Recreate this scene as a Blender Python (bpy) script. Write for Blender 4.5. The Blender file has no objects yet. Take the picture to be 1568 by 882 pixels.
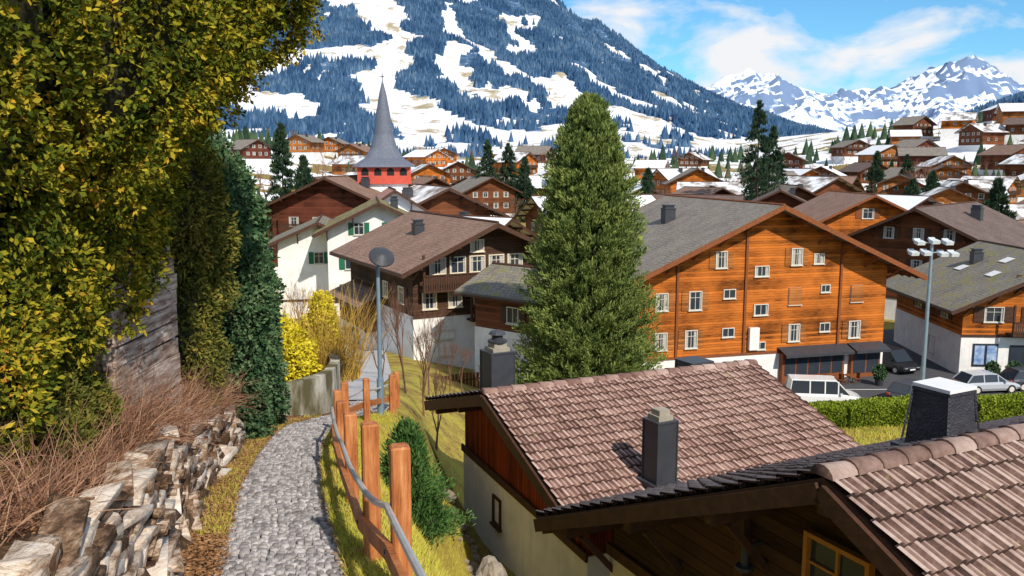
import bpy, math, random, bmesh
import numpy as np
from mathutils import Vector, Matrix
R=random.Random(7); rng=np.random.default_rng(7)
S=bpy.context.scene; COL=S.collection
rad=math.radians
# ------------------------------------------------------------------ materials
class NT:
    def __init__(s,name,rough=.8,spec=.3):
        m=bpy.data.materials.new(name); m.use_nodes=True
        s.m=m; s.t=m.node_tree; s.b=s.t.nodes['Principled BSDF']; s.out=s.t.nodes['Material Output']
        s.b.inputs['Roughness'].default_value=rough
        s.b.inputs['Specular IOR Level'].default_value=spec
    def n(s,ty,ins=None,**kw):
        nd=s.t.nodes.new(ty)
        for k,v in kw.items(): setattr(nd,k,v)
        if ins:
            for k,v in ins.items():
                if hasattr(v,'is_linked') : s.t.links.new(v,nd.inputs[k])
                else: nd.inputs[k].default_value=v
        return nd
    def link(s,a,b): s.t.links.new(a,b)
    def coord(s,which='Object',scale=(1,1,1)):
        c=s.n('ShaderNodeTexCoord'); mp=s.n('ShaderNodeMapping',{'Vector':c.outputs[which]})
        mp.inputs['Scale'].default_value=scale
        return mp.outputs[0]
    def noise(s,vec,scale,detail=4,rough=.55):
        return s.n('ShaderNodeTexNoise',{'Vector':vec,'Scale':scale,'Detail':min(detail,5),'Roughness':rough}).outputs['Fac']
    def ramp(s,fac,stops):
        r=s.n('ShaderNodeValToRGB',{'Fac':fac}); e=r.color_ramp.elements
        while len(e)<len(stops): e.new(.5)
        for i,(p,c) in enumerate(stops):
            e[i].position=p; e[i].color=(*c,1) if len(c)==3 else c
        return r.outputs['Color']
    def math(s,op,a,b=0.0,clamp=False):
        nd=s.n('ShaderNodeMath',operation=op); nd.use_clamp=clamp
        for i,v in enumerate((a,b)):
            if hasattr(v,'is_linked'): s.t.links.new(v,nd.inputs[i])
            else: nd.inputs[i].default_value=v
        return nd.outputs[0]
    def mix(s,f,a,b,bt='MIX'):
        nd=s.n('ShaderNodeMix',data_type='RGBA',blend_type=bt)
        for i,v in ((0,f),(6,a),(7,b)):
            if hasattr(v,'is_linked'): s.t.links.new(v,nd.inputs[i])
            else: nd.inputs[i].default_value=(v if i==0 else ((*v,1) if len(v)==3 else v))
        return nd.outputs[2]
    def bump(s,h,strength=.5,dist=.02):
        b=s.n('ShaderNodeBump',{'Height':h,'Strength':strength,'Distance':dist})
        s.link(b.outputs[0],s.b.inputs['Normal'])
    def col(s,c): s.link(c,s.b.inputs['Base Color'])
def rgbn(c,k): return tuple(min(1,x*k) for x in c)
def simple(name,c1,c2=None,scale=4,rough=.8,bump=.3,bd=.02,metal=0,spec=.3,fine=30):
    t=NT(name,rough,spec); c2=c2 or rgbn(c1,.7); v=t.coord()
    a=t.noise(v,scale,5,.6); b=t.noise(v,fine,2)
    f=t.math('ADD',t.math('MULTIPLY',a,.7),t.math('MULTIPLY',b,.3))
    t.col(t.ramp(f,[(.32,c1),(.68,c2)]))
    t.b.inputs['Metallic'].default_value=metal
    if bump: t.bump(f,bump,bd)
    return t.m
def plaster(name,c):
    t=NT(name,.92); v=t.coord(); a=t.noise(v,.9,5,.65); st=t.noise(t.coord(scale=(3,3,.35)),1.1,4,.6); b=t.noise(v,22,2)
    cc=t.ramp(a,[(.35,rgbn(c,.82)),(.6,c)])
    cc=t.mix(t.ramp(st,[(.55,(0,0,0)),(.75,(.35,.35,.35))]),cc,rgbn(c,.55)); t.col(cc); t.bump(b,.25,.01); return t.m
def wood(name,c,plank=.2,axis='Z',dark=.4,contrast=.35,rough=.75):
    t=NT(name,rough,.15); tc=t.coord()
    sx=t.n('ShaderNodeSeparateXYZ',{'Vector':tc})
    if axis=='Z': comp=sx.outputs['Z']; st=t.coord(scale=(1,1,14))
    else: comp=t.math('ADD',sx.outputs['X'],sx.outputs['Y']); st=t.coord(scale=(14,14,1))
    q=t.math('DIVIDE',comp,plank); fl=t.math('FLOOR',q); fr=t.math('SUBTRACT',q,fl)
    wn=t.n('ShaderNodeTexWhiteNoise',{'W':fl},noise_dimensions='1D').outputs['Value']
    g=t.noise(st,1.6,4,.65); big=t.noise(tc,.35,2)
    f=t.math('ADD',t.math('MULTIPLY',g,.75),t.math('MULTIPLY',wn,.28))
    f=t.math('ADD',f,t.math('MULTIPLY',t.math('SUBTRACT',big,.5),.9))
    cc=t.ramp(f,[(.25,rgbn(c,1-contrast*1.4)),(.5,c),(.8,rgbn(c,1+contrast))])
    gap=t.math('LESS_THAN',fr,.1)
    t.col(t.mix(gap,cc,rgbn(c,dark)))
    hh=t.math('SUBTRACT',g,t.math('MULTIPLY',gap,1.5)); t.bump(hh,.5,.02)
    return t.m
def roofm(name,c1,c2,moss=None,bw=.3,rh=.3,rough=.85,snow=0):
    t=NT(name,rough,.2); uv=t.coord('UV')
    br=t.n('ShaderNodeTexBrick',{'Vector':uv,'Color1':(*c1,1),'Color2':(*c2,1),'Mortar':(*rgbn(c1,.3),1),'Scale':1.0,'Mortar Size':.022,'Mortar Smooth':.3,'Bias':0.0,'Brick Width':bw,'Row Height':rh})
    n=t.noise(uv,.45,5,.65); n2=t.noise(uv,5,3)
    c=t.mix(t.ramp(n,[(.35,(0,0,0)),(.7,(1,1,1))]),br.outputs['Color'],rgbn(c1,1.5))
    c=t.mix(t.ramp(n2,[(.35,(.6,.6,.6)),(.6,(0,0,0))]),c,rgbn(c1,.5))
    st=t.noise(t.coord('UV',(2.2,.25,1)),1.3,3,.6); c=t.mix(t.ramp(st,[(.5,(0,0,0)),(.7,(.5,.5,.5))]),c,rgbn(c1,.6))
    if moss:
        n3=t.noise(uv,.9,5,.7); c=t.mix(t.ramp(n3,[(.5,(0,0,0)),(.62,(.8,.8,.8))]),c,moss)
    if snow:
        n4=t.noise(uv,.25,4,.6); c=t.mix(t.ramp(n4,[(1-snow-.08,(0,0,0)),(1-snow+.04,(1,1,1))]),c,(.8,.82,.86))
    t.col(c); t.bump(t.math('SUBTRACT',n2,br.outputs['Fac']),.6,.04)
    return t.m
def leafm(name,stops,clump=1.2,trans=0,w=.5,fine=None):
    t=NT(name,.7,.12); v=t.coord()
    a=t.noise(v,clump,3,.6); at=t.n('ShaderNodeAttribute',attribute_name='r').outputs['Fac']
    f=t.math('ADD',t.math('MULTIPLY',t.math('ADD',t.math('MULTIPLY',t.math('SUBTRACT',a,.5),2.4),.5),1-w),t.math('MULTIPLY',at,w))
    c=t.ramp(f,stops)
    d=t.n('ShaderNodeBsdfDiffuse',{'Color':c})
    t.link(d.outputs[0],t.out.inputs['Surface'])
    return t.m
def attrm(name,stops,rough=.85,scale=8,w=.65,bump=.4,bd=.01,detail=5):
    t=NT(name,rough,.2); v=t.coord(); a=t.noise(v,scale,detail,.65); at=t.n('ShaderNodeAttribute',attribute_name='r').outputs['Fac']
    f=t.math('ADD',t.math('MULTIPLY',a,1-w),t.math('MULTIPLY',at,w))
    t.col(t.ramp(f,stops)); t.bump(a,bump,bd); return t.m
# ------------------------------------------------------------------ mesh helpers
def link(ob,parent=None):
    COL.objects.link(ob)
    if parent is not None: ob.parent=parent
    return ob
def npmesh(name,V,F,mat=None,r=None,parent=None,smooth=False,uv=None):
    V=np.asarray(V,dtype=np.float32); F=np.asarray(F,dtype=np.int32)
    me=bpy.data.meshes.new(name); n=F.shape[1]
    me.vertices.add(len(V)); me.vertices.foreach_set('co',V.ravel())
    me.loops.add(F.size); me.loops.foreach_set('vertex_index',F.ravel())
    me.polygons.add(len(F)); me.polygons.foreach_set('loop_start',np.arange(0,F.size,n,dtype=np.int32))
    me.update(calc_edges=True); me.validate()
    if r is not None and len(r)==len(me.polygons):
        me.attributes.new('r','FLOAT','FACE').data.foreach_set('value',np.asarray(r,dtype=np.float32))
    if smooth: me.polygons.foreach_set('use_smooth',np.ones(len(me.polygons),dtype=bool))
    if mat: me.materials.append(mat)
    return link(bpy.data.objects.new(name,me),parent)
class Part:
    def __init__(s): s.V=[]; s.F=[]; s.U=[]
    def quad(s,ps,uv=None):
        i=len(s.V); s.V+= [tuple(p) for p in ps]; s.F.append(tuple(range(i,i+len(ps))))
        s.U+= list(uv) if uv else [(0,0)]*len(ps)
    def box(s,x0,x1,y0,y1,z0,z1):
        c=[(x,y,z) for z in (z0,z1) for y in (y0,y1) for x in (x0,x1)]
        for f in ((0,2,3,1),(4,5,7,6),(0,1,5,4),(2,6,7,3),(0,4,6,2),(1,3,7,5)): s.quad([c[k] for k in f])
    def beam(s,p0,p1,w,h,up=(0,0,1)):
        p0=Vector(p0);p1=Vector(p1); d=(p1-p0).normalized(); u=Vector(up)
        sd=d.cross(u)
        if sd.length<1e-3: sd=d.cross(Vector((1,0,0)))
        sd.normalize(); u=sd.cross(d).normalized()
        c=[]
        for p in (p0,p1):
            for a,b in ((-1,-1),(1,-1),(1,1),(-1,1)): c.append(p+sd*a*w/2+u*b*h/2)
        for f in ((3,2,1,0),(4,5,6,7),(0,1,5,4),(1,2,6,5),(2,3,7,6),(3,0,4,7)): s.quad([c[k] for k in f])
    def cyl(s,p0,p1,r0,r1=None,n=10,cap=True):
        r1=r0 if r1 is None else r1
        p0=Vector(p0);p1=Vector(p1); d=(p1-p0).normalized(); a=d.orthogonal().normalized(); b=d.cross(a)
        A=[p0+(a*math.cos(t)+b*math.sin(t))*r0 for t in [2*math.pi*i/n for i in range(n)]]
        B=[p1+(a*math.cos(t)+b*math.sin(t))*r1 for t in [2*math.pi*i/n for i in range(n)]]
        for i in range(n):
            j=(i+1)%n; s.quad([A[i],A[j],B[j],B[i]])
        if cap: s.quad(A[::-1]); s.quad(B)
    def make(s,name,mat,parent=None,smooth=False,bevel=0):
        me=bpy.data.meshes.new(name); me.from_pydata(s.V,[],s.F); 
        uvl=me.uv_layers.new(name='UVMap'); uvl.data.foreach_set('uv',np.array(s.U,dtype=np.float32).ravel())
        me.materials.append(mat)
        if smooth: me.polygons.foreach_set('use_smooth',np.ones(len(me.polygons),dtype=bool))
        return link(bpy.data.objects.new(name,me),parent)
def empty(name,loc,yaw=0):
    e=bpy.data.objects.new(name,None); e.location=loc; e.rotation_euler=(0,0,yaw); e.empty_display_size=.3
    return link(e)
def lathe(prof,n=16,cx=0,cy=0,z0=0,sq=None):
    p=Part(); rings=[]
    for i,(r,z) in enumerate(prof):
        ring=[]
        for k in range(n):
            a=2*math.pi*(k+.5)/n; rr=r
            if sq: 
                f=1/max(abs(math.cos(a)),abs(math.sin(a))); rr=r*(1+(f-1)*sq[i])
            ring.append((cx+rr*math.cos(a),cy+rr*math.sin(a),z0+z))
        rings.append(ring)
    for a,b in zip(rings[:-1],rings[1:]):
        for k in range(n):
            j=(k+1)%n; p.quad([a[k],a[j],b[j],b[k]])
    p.quad(rings[0][::-1]); p.quad(rings[-1])
    return p
def n3(P,f,seed=0):
    g=np.random.default_rng(seed); out=np.zeros(len(P))
    for i in range(6):
        k=g.normal(size=3)*f*(1+.5*i); out+=np.sin(P@k+g.uniform(0,6.28))/(1+.4*i)
    return out/2.6
LAT=rng.random((256,256))
def vnoise(x,y):
    xi=np.floor(x).astype(int); yi=np.floor(y).astype(int); fx=x-xi; fy=y-yi
    fx=fx*fx*(3-2*fx); fy=fy*fy*(3-2*fy)
    a=LAT[xi%256,yi%256]; b=LAT[(xi+1)%256,yi%256]; c=LAT[xi%256,(yi+1)%256]; d=LAT[(xi+1)%256,(yi+1)%256]
    return (a*(1-fx)+b*fx)*(1-fy)+(c*(1-fx)+d*fx)*fy
def fbm(x,y,o=5,g=.5):
    s=0;a=1;t=0
    for i in range(o):
        s=s+a*vnoise(x*2**i+17*i,y*2**i+31*i); t+=a; a*=g
    return s/t
def ridged(x,y,o=6):
    s=0;a=1;t=0
    for i in range(o):
        s=s+a*(1-np.abs(2*vnoise(x*2**i+7*i,y*2**i+3*i)-1)); t+=a; a*=.55
    return s/t
def I(y,pts): return np.interp(y,[p[0] for p in pts],[p[1] for p in pts])
def sm(t): t=np.clip(t,0,1); return t*t*(3-2*t)
# ------------------------------------------------------------------ terrain function
XC=[(-10,2.6),(0,0),(3,-.85),(6.66,-1.92),(8.6,-2.47),(10.5,-3.0),(13.3,-3.64),(16,-4.15),(18,-4.4),(19.5,-4.15),(21,-3.85),(24,-4.1),(30,-6.0),(45,-8.6),(60,-11.7),(75,-14.6),(120,-24)]
HP=[(-10,-.05),(0,-2.05),(19.5,-5.95),(30,-8.2),(45,-11.2),(60,-13.2),(75,-14.3),(100,-15.5),(140,-16.2)]
BB=[(-10,-6),(0,-7),(8,-8.1),(14,-10),(26,-10.9),(40,-13.2),(48,-14.8),(53,-16.5),(85,-16.5),(140,-16.2)]
FAR=[(140,-16.2),(200,-14),(300,-10),(400,-3),(500,3),(700,3),(9000,3)]
def G(x,y):
    x=np.asarray(x,float); y=np.asarray(y,float)
    xc=I(y,XC); P=I(y,HP); B=I(y,BB)
    B=B+2.0*sm((10-x)/12)*sm((y-45)/8)*sm((85-y)/20)
    hw=I(y,[(0,.75),(25,.8),(40,2),(80,3.5)]); w=I(y,[(0,4.2),(12,4),(17,2.7),(26,2.5),(40,8),(80,16)])
    z=P+(B-P)*sm((x-(xc+hw))/w)
    fl=sm((60-y)/35); d=np.maximum(0,(xc-.95)-x)
    wl=I(y,[(0,.85),(14,.8),(17,.1),(100,0)])
    z=z+(wl*sm(d/.25)+np.minimum(4,.28*np.maximum(0,d-.3)))*fl
    f=sm((y-100)/40); z=z*(1-f)+I(y,FAR)*f
    z=z+22*sm((x-115)/150)*sm((y-220)/160)+12*sm((-x-50)/80)*sm((y-180)/150)
    z=z+.12*(fbm(x*.6+50,y*.6+50,3)-.5)*sm(np.abs(x-xc)/3)*(y<50)
    return z
def gz(x,y): return float(G(x,y))
# ------------------------------------------------------------------ material library
M_orange=wood('wood_orange_larch',(.44,.128,.02),.19,contrast=.6)
M_orange2=wood('wood_honey',(.36,.13,.035),.19,contrast=.5)
M_brown=wood('wood_brown',(.15,.052,.022),.2,contrast=.45)
M_red=wood('wood_redbrown_boards',(.20,.034,.012),.17,'X',contrast=.6)
M_dark=wood('wood_dark',(.07,.036,.022),.2,contrast=.5)
M_darkred=wood('wood_dark_reddish',(.12,.035,.02),.2,contrast=.5)
M_white=plaster('white_plaster',(.84,.83,.82))
M_cream=plaster('cream_plaster',(.76,.69,.55))
M_trim=simple('dark_timber_trim',(.095,.042,.024),(.04,.02,.013),6,.7,.3)
M_trimo=simple('orange_timber_trim',(.27,.085,.025),(.15,.048,.018),6,.7,.3)
M_fr=simple('white_window_paint',(.66,.64,.58),(.52,.50,.45),5,.5,.05)
M_whp=simple('white_gloss_paint',(.78,.78,.78),(.7,.7,.7),5,.4,.03)
M_fro=simple('ochre_window_paint',(.50,.22,.05),(.38,.16,.04),5,.5,.1)
M_green=simple('green_shutter_paint',(.02,.16,.08),(.015,.11,.06),5,.5,.1)
M_curt=simple('curtain_cloth',(.5,.48,.44),(.3,.28,.26),9,.9,.1)
M_met=simple('painted_sheet_metal_dark',(.055,.058,.07),(.035,.038,.048),3,.45,.2)
M_metb=simple('pale_blue_galvanised_steel',(.28,.38,.48),(.2,.29,.38),5,.4,.05,metal=.4)
M_concr=simple('concrete',(.42,.38,.31),(.22,.20,.16),1.6,.9,.5,.02)
M_black=simple('black_rubber',(.02,.02,.02),(.015,.015,.015),5,.8,.05)
tg=NT('window_glass',.08,.5); tg.b.inputs['Base Color'].default_value=(.03,.04,.055,1); M_glass=tg.m
M_rgrey=roofm('roof_grey_shingles',(.21,.185,.16),(.30,.27,.24),None)
M_rgreym=roofm('roof_grey_mossy',(.20,.18,.155),(.27,.255,.225),(.22,.20,.06))
M_rbrown=roofm('roof_brown_tiles',(.23,.145,.11),(.31,.205,.16),None)
M_rpink=roofm('roof_pink_tiles',(.38,.20,.17),(.46,.28,.23),None)
M_rdark=roofm('roof_dark_slate',(.14,.10,.09),(.18,.14,.125),None)
M_rmoss=roofm('roof_moss_yellow',(.18,.15,.09),(.24,.2,.12),(.38,.34,.05))
M_rsnow=roofm('roof_snow_dusted',(.24,.20,.18),(.31,.27,.25),None,snow=.5)
M_rsnow2=roofm('roof_snow_covered',(.30,.27,.25),(.38,.35,.33),None,snow=.70)
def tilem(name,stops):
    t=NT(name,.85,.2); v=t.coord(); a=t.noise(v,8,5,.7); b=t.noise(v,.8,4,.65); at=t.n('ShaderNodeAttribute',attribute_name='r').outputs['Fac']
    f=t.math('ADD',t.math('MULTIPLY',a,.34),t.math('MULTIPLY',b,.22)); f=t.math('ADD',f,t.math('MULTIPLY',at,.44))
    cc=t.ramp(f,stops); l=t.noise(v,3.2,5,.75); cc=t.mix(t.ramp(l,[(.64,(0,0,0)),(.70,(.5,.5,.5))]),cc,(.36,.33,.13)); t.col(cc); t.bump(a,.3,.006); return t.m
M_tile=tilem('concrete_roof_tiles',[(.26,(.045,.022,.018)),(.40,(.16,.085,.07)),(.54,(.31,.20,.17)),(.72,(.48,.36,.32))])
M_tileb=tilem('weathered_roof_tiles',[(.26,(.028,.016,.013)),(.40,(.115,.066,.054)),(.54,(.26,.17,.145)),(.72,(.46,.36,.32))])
# ------------------------------------------------------------------ chalet builder
def tiles(L,SL,x0,z0,pitch,side,y0,cw=.235,rl=.34):
    nc=int(L/cw); nr=int(round(SL/rl)); rl=SL/nr; cw=L/nc
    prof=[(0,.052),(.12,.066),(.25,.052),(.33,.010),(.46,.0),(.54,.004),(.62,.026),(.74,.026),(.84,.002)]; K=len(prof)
    rib_shade=np.array([.95,.85,.35,.08,.05,.35,.75,.4,.12])  # rib shading put into tile colour: channels darker, rib tops lighter
    ts=[];hs=[];
    for c in range(nc):
        for a,h in prof: ts.append((c+a)*cw); hs.append(h)
    ts.append(nc*cw); hs.append(.052)
    ts=np.array(ts);hs=np.array(hs); m=len(ts); V=[];F=[];r=[]
    ct,st=math.cos(pitch),math.sin(pitch); g=np.random.default_rng(int(L*100)+side)
    for k in range(nr):
        tint=g.random(nc); lift=g.normal(0,.005,nc); li=np.append(np.repeat(lift,K),lift[-1]); sj=np.append(np.repeat(g.normal(0,.009,nc),K),0)
        for j,(s,zz) in enumerate(((k*rl-.01,.006),((k+1)*rl+.03,.062),((k+1)*rl+.03,.002))):
            nz=zz+(hs*1.0 if j<2 else hs*.2)+(li if j==1 else 0); s=s+(sj if j>0 else 0)
            V.append(np.stack([side*(x0+s*ct)+side*st*nz, y0+ts, z0-s*st+ct*nz],1))
        b=k*3*m; i=np.arange(m-1); dd=np.tile(rib_shade,nc)
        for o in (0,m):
            F.append(np.stack([b+o+i,b+o+m+i,b+o+m+i+1,b+o+i+1],1)); r.append(np.clip(dd*.72+np.repeat(tint,K)*.28,0,1) if o==0 else np.full(m-1,.0))  # course front faces darkest: shade at each step put into the colour
    F=np.concatenate(F)
    if side<0: F=F[:,::-1]
    return np.concatenate(V),F,np.concatenate(r)
def chalet(name,cx,cy,z,yaw,W,L,eh,pitch,ohs,ohf,wall,base,bh,roof,wins=(),bal=(),chim=(),swins=(),ohb=.8,tile=None,trim=None,rafters=True,pil=(),sink=5,barge=.28,frm=None,th=.2,shut=None):
    e=empty(name,(cx,cy,z),rad(yaw)); p=rad(pitch); tp=math.tan(p); H=W/2; ah=eh+H*tp; trim=trim or M_trim; frm=frm or M_fr
    w=Part()
    for y,fl in ((0,0),(L,1)):
        q=[(-H,y,bh),(H,y,bh),(H,y,eh),(0,y,ah),(-H,y,eh)]
        w.quad(q[::-1] if fl else q)
    w.quad([(-H,L,bh),(-H,0,bh),(-H,0,eh),(-H,L,eh)]); w.quad([(H,0,bh),(H,L,bh),(H,L,eh),(H,0,eh)])
    w.make('walls',wall,e)
    b=Part(); b.box(-H-.04,H+.04,-.04,L+.04,-sink,bh); b.make('plinth_walls',base,e)
    SL=(H+ohs)/math.cos(p); y0=-ohf;y1=L+ohb; rp=Part()
    for sd in (-1,1):
        x1=sd*(H+ohs); z1=ah-(H+ohs)*tp
        T0=(0,y0,ah+th);T1=(0,y1,ah+th);T2=(x1,y1,z1+th);T3=(x1,y0,z1+th)
        uv=[(0,0),(y1-y0,0),(y1-y0,SL),(0,SL)]
        q=[T0,T1,T2,T3]
        if sd>0: rp.quad(q[::-1],uv[::-1])
        else: rp.quad(q,uv)
        B0=(0,y0,ah+.02);B1=(0,y1,ah+.02);B2=(x1,y1,z1+.02);B3=(x1,y0,z1+.02)
        for f in ((T3,T2,B2,B3),(T0,T3,B3,B0),(T2,T1,B1,B2),(B0,B3,B2,B1)): rp.quad(f)
    rp.make('roof',roof if not tile else M_trim,e)
    if tile:
        for sd in (-1,1):
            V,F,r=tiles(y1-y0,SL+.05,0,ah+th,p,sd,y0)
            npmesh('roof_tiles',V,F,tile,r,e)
        Vr=[];Fr=[];Rr=[]; k=int((y1-y0)/.38)
        for i in range(k+1):
            ya=y0+i*.38-.02; yb=min(ya+.42,y1+.05); n=7; b0=len(Vr); tn=R.uniform(.35,.9)
            for j in range(n+1):
                a=math.pi*j/n; Vr.append((.16*math.cos(a),ya,ah+th+.02+.13*math.sin(a)))
            for j in range(n+1):
                a=math.pi*j/n; Vr.append((.14*math.cos(a),yb,ah+th+.02+.10*math.sin(a)))
            for j in range(n): Fr.append((b0+j,b0+n+1+j,b0+n+2+j,b0+j+1)); Rr.append(tn)
            for j in range(1,n-1,2): Fr.append((b0,b0+j,b0+j+1,b0+j+2)); Rr.append(.1)
        npmesh('ridge_caps',Vr,Fr,tile,Rr,e)
    else:
        rc=Part(); rc.cyl((0,y0,ah+th),(0,y1,ah+th),.11,n=6); rc.make('ridge',trim,e)
    t=Part()
    for sd in (-1,1):
        x1=sd*(H+ohs); z1=ah-(H+ohs)*tp
        for yy in (y0-.035,y1+.035):
            t.beam((sd*.0,yy,ah+th/2-.06),(x1*1.005,yy,z1+th/2-.06),.06,barge)
        npn=max(2,int(H/1.8))
        for i in range(npn+1):
            xx=sd*H*(i/npn if i else 0.001); zz=ah-abs(xx)*tp-.12
            if sd<0 and i==0: continue
            t.beam((xx,y0+.02,zz),(xx,.25,zz),.16,.2)
            if ohf>.9 and rafters and i>0: t.beam((xx,-.0,zz-.9),(xx,y0+.35,zz-.14),.1,.1)
        if rafters:
            n=int((y1-y0)/.8)
            for i in range(n+1):
                yy=y0+.1+i*(y1-y0-.2)/max(1,n)
                xa=sd*(H-.1); xb=sd*(H+ohs-.03)
                t.beam((xa,yy,ah-abs(xa)*tp-.06),(xb,yy,ah-abs(xb)*tp-.06),.09,.13)
        t.beam((x1+sd*.06,y0,z1+.02),(x1+sd*.06,y1,z1+.02),.1,.1)
    for hx in pil: t.box(hx-.09,hx+.09,-.14,-.02,bh,ah-abs(hx)*tp-.1)
    t.box(-H-.08,H+.08,-.10,-.045,bh-.1,bh+.1)
    t.make('barge_boards_and_rafters',trim,e)
    fr=Part();gl=Part();sh=Part();cu=Part()
    def win(ww,hh,sty,tr):
        loc=[Part() for _ in range(4)]; f,g,s_,c_=loc; a,b_=ww/2,hh/2; d=.10
        g.box(-a+.03,a-.03,-.02,0,-b_+.03,b_-.03)
        f.box(-a,-a+.06,-d,0,-b_,b_); f.box(a-.06,a,-d,0,-b_,b_); f.box(-a+.06,a-.06,-d,0,b_-.06,b_); f.box(-a+.06,a-.06,-d,0,-b_,-b_+.06)
        if ww>.55: f.box(-.02,.02,-.06,-.021,-b_+.06,b_-.06)
        if hh>1.0: f.box(-a+.06,a-.06,-.055,-.022,.15*hh,.15*hh+.03)
        f.box(-a-.05,a+.05,-.15,0,-b_-.06,-b_-.002)
        if 'c' in sty:
            cwd=ww*R.choice([.1,.2,.22,.3]); c_.box(-a+.06,-a+.06+cwd,-.03,-.0205,-b_+.06,b_-.06); c_.box(a-.06-cwd,a-.06,-.03,-.0205,-b_+.06,b_-.06)
        if 's' in sty:
            sw=ww*.5
            for q in (-1,1):
                x0_,x1_=sorted((q*(a+.03),q*(a+.03+sw))); s_.box(x0_,x1_,-.07,-.01,-b_,b_)
                for k in range(4):
                    zz=-b_+.1+k*(2*b_-.2)/3.5; s_.box(x0_+.05,x1_-.05,-.085,-.07,zz,zz+.1)
        if 'x' in sty: s_.box(-a,a,-.14,-.11,-b_,b_)
        for dst,src in ((fr,f),(gl,g),(sh,s_),(cu,c_)):
            for q in src.F: dst.quad([tr(src.V[i]) for i in q])
    for (hx,hz,ww,hh,sty) in wins: win(ww,hh,sty,lambda v,hx=hx,hz=hz:(v[0]+hx,v[1],v[2]+hz))
    for (sd,yy,hz,ww,hh,sty) in swins:
        if sd<0: win(ww,hh,sty,lambda v,yy=yy,hz=hz:(-H+v[1],yy-v[0],v[2]+hz))
        else: win(ww,hh,sty,lambda v,yy=yy,hz=hz:(H-v[1],yy+v[0],v[2]+hz))
    if fr.F: fr.make('window_frames',frm,e); gl.make('window_glass',M_glass,e)
    if cu.F: cu.make('curtains',M_curt,e)
    if sh.F: sh.make('shutters',M_green if 'green' in name else (shut or trim),e)
    if bal:
        bp=Part()
        for (x0,x1,zz,dp) in bal:
            bp.box(x0,x1,-dp,-.05,zz-.12,zz)
            bp.beam((x0,-dp,zz+.98),(x1,-dp,zz+.98),.12,.08)
            n=int((x1-x0)/.16)
            for i in range(n+1):
                xx=x0+i*(x1-x0)/n; bp.box(xx-.055,xx+.055,-dp-.015,-dp+.015,zz-.1,zz+.93)
            for xx in (x0,x1): bp.box(xx-.07,xx+.07,-dp+.03,-dp+.17,zz-.1,zz+2.3)
        bp.make('balcony',trim,e)
    for (x,y,h_,wd) in chim:
        c=Part(); zr=ah-abs(x)*tp; c.box(x-wd/2,x+wd/2,y-wd/2,y+wd/2,zr-.3,zr+h_); c.box(x-wd/2-.05,x+wd/2+.05,y-wd/2-.05,y+wd/2+.05,zr+h_,zr+h_+.09)
        c.box(x-wd/2+.08,x+wd/2-.08,y-wd/2+.08,y+wd/2-.08,zr+h_+.09,zr+h_+.3); c.box(x-wd/2,x+wd/2,y-wd/2,y+wd/2,zr+h_+.3,zr+h_+.36)
        c.make('chimney',M_met,e)
    return e
# ------------------------------------------------------------------ foliage
def unit(n,g): v=g.normal(size=(n,3)); return v/np.linalg.norm(v,axis=1,keepdims=True)
def leaves(P,N,k,ln,wd,g,outw=.8,up=.2,jit=.05,flat=False):
    n=len(P)*k; C=np.repeat(P,k,0)+g.normal(0,jit,(n,3)); NN=np.repeat(N,k,0)
    d=unit(n,g)+NN*outw; d[:,2]+=up; d/=np.linalg.norm(d,axis=1,keepdims=True)
    s=np.cross(d,unit(n,g)); s/=np.linalg.norm(s,axis=1,keepdims=True)+1e-9
    l=ln*g.uniform(.6,1.3,(n,1)); w=wd*g.uniform(.6,1.3,(n,1))
    V=np.stack([C,C+d*l*.55+s*w*.5,C+d*l,C+d*l*.55-s*w*.5],1).reshape(-1,3)
    F=np.arange(n*4).reshape(n,4)
    r=np.clip(np.repeat(g.random(len(P)),k)*.6+g.random(n)*.4,0,1)
    return V,F,r
def ellcloud(E,n,g,lump=.12,lf=2.5,seed=1,shell=.06,keep=.9,cutz=None,grain=0):
    E=np.array(E,float); a=(E[:,3]*E[:,4]+E[:,4]*E[:,5]+E[:,3]*E[:,5]); pr=a/a.sum()
    ix=g.choice(len(E),n,p=pr); u=unit(n,g); c=E[ix,:3]; r=E[ix,3:]
    base=c+u*r; d=1+lump*n3(base,lf,seed)+.5*lump*n3(base,lf*3,seed+1)+grain*n3(base,11,seed+2)-np.abs(g.normal(0,shell,n))
    P=c+u*r*d[:,None]; N=u/r; N/=np.linalg.norm(N,axis=1,keepdims=True)
    ok=np.ones(n,bool)
    for i,e in enumerate(E):
        q=(((P-e[:3])/e[3:])**2).sum(1); ok&=~((q<keep**2)&(ix!=i))
    if cutz is not None: ok&=P[:,2]>cutz(P)
    return P[ok],N[ok]
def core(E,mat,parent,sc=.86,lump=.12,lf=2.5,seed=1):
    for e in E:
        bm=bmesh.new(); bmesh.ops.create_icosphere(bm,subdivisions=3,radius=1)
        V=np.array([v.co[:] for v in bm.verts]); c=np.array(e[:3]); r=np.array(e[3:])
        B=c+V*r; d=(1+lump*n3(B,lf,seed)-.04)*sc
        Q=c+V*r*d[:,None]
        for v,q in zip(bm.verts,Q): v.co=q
        me=bpy.data.meshes.new('light_block_core'); bm.to_mesh(me); bm.free(); me.materials.append(mat)  # solid core added inside the leaves to block light
        link(bpy.data.objects.new('light_block_core',me),parent)
M_core=simple('dark_core_shade',(.018,.022,.010),(.035,.03,.014),9,.95,.6,.05)  # dark fill colour standing in for shade deep inside foliage
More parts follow.
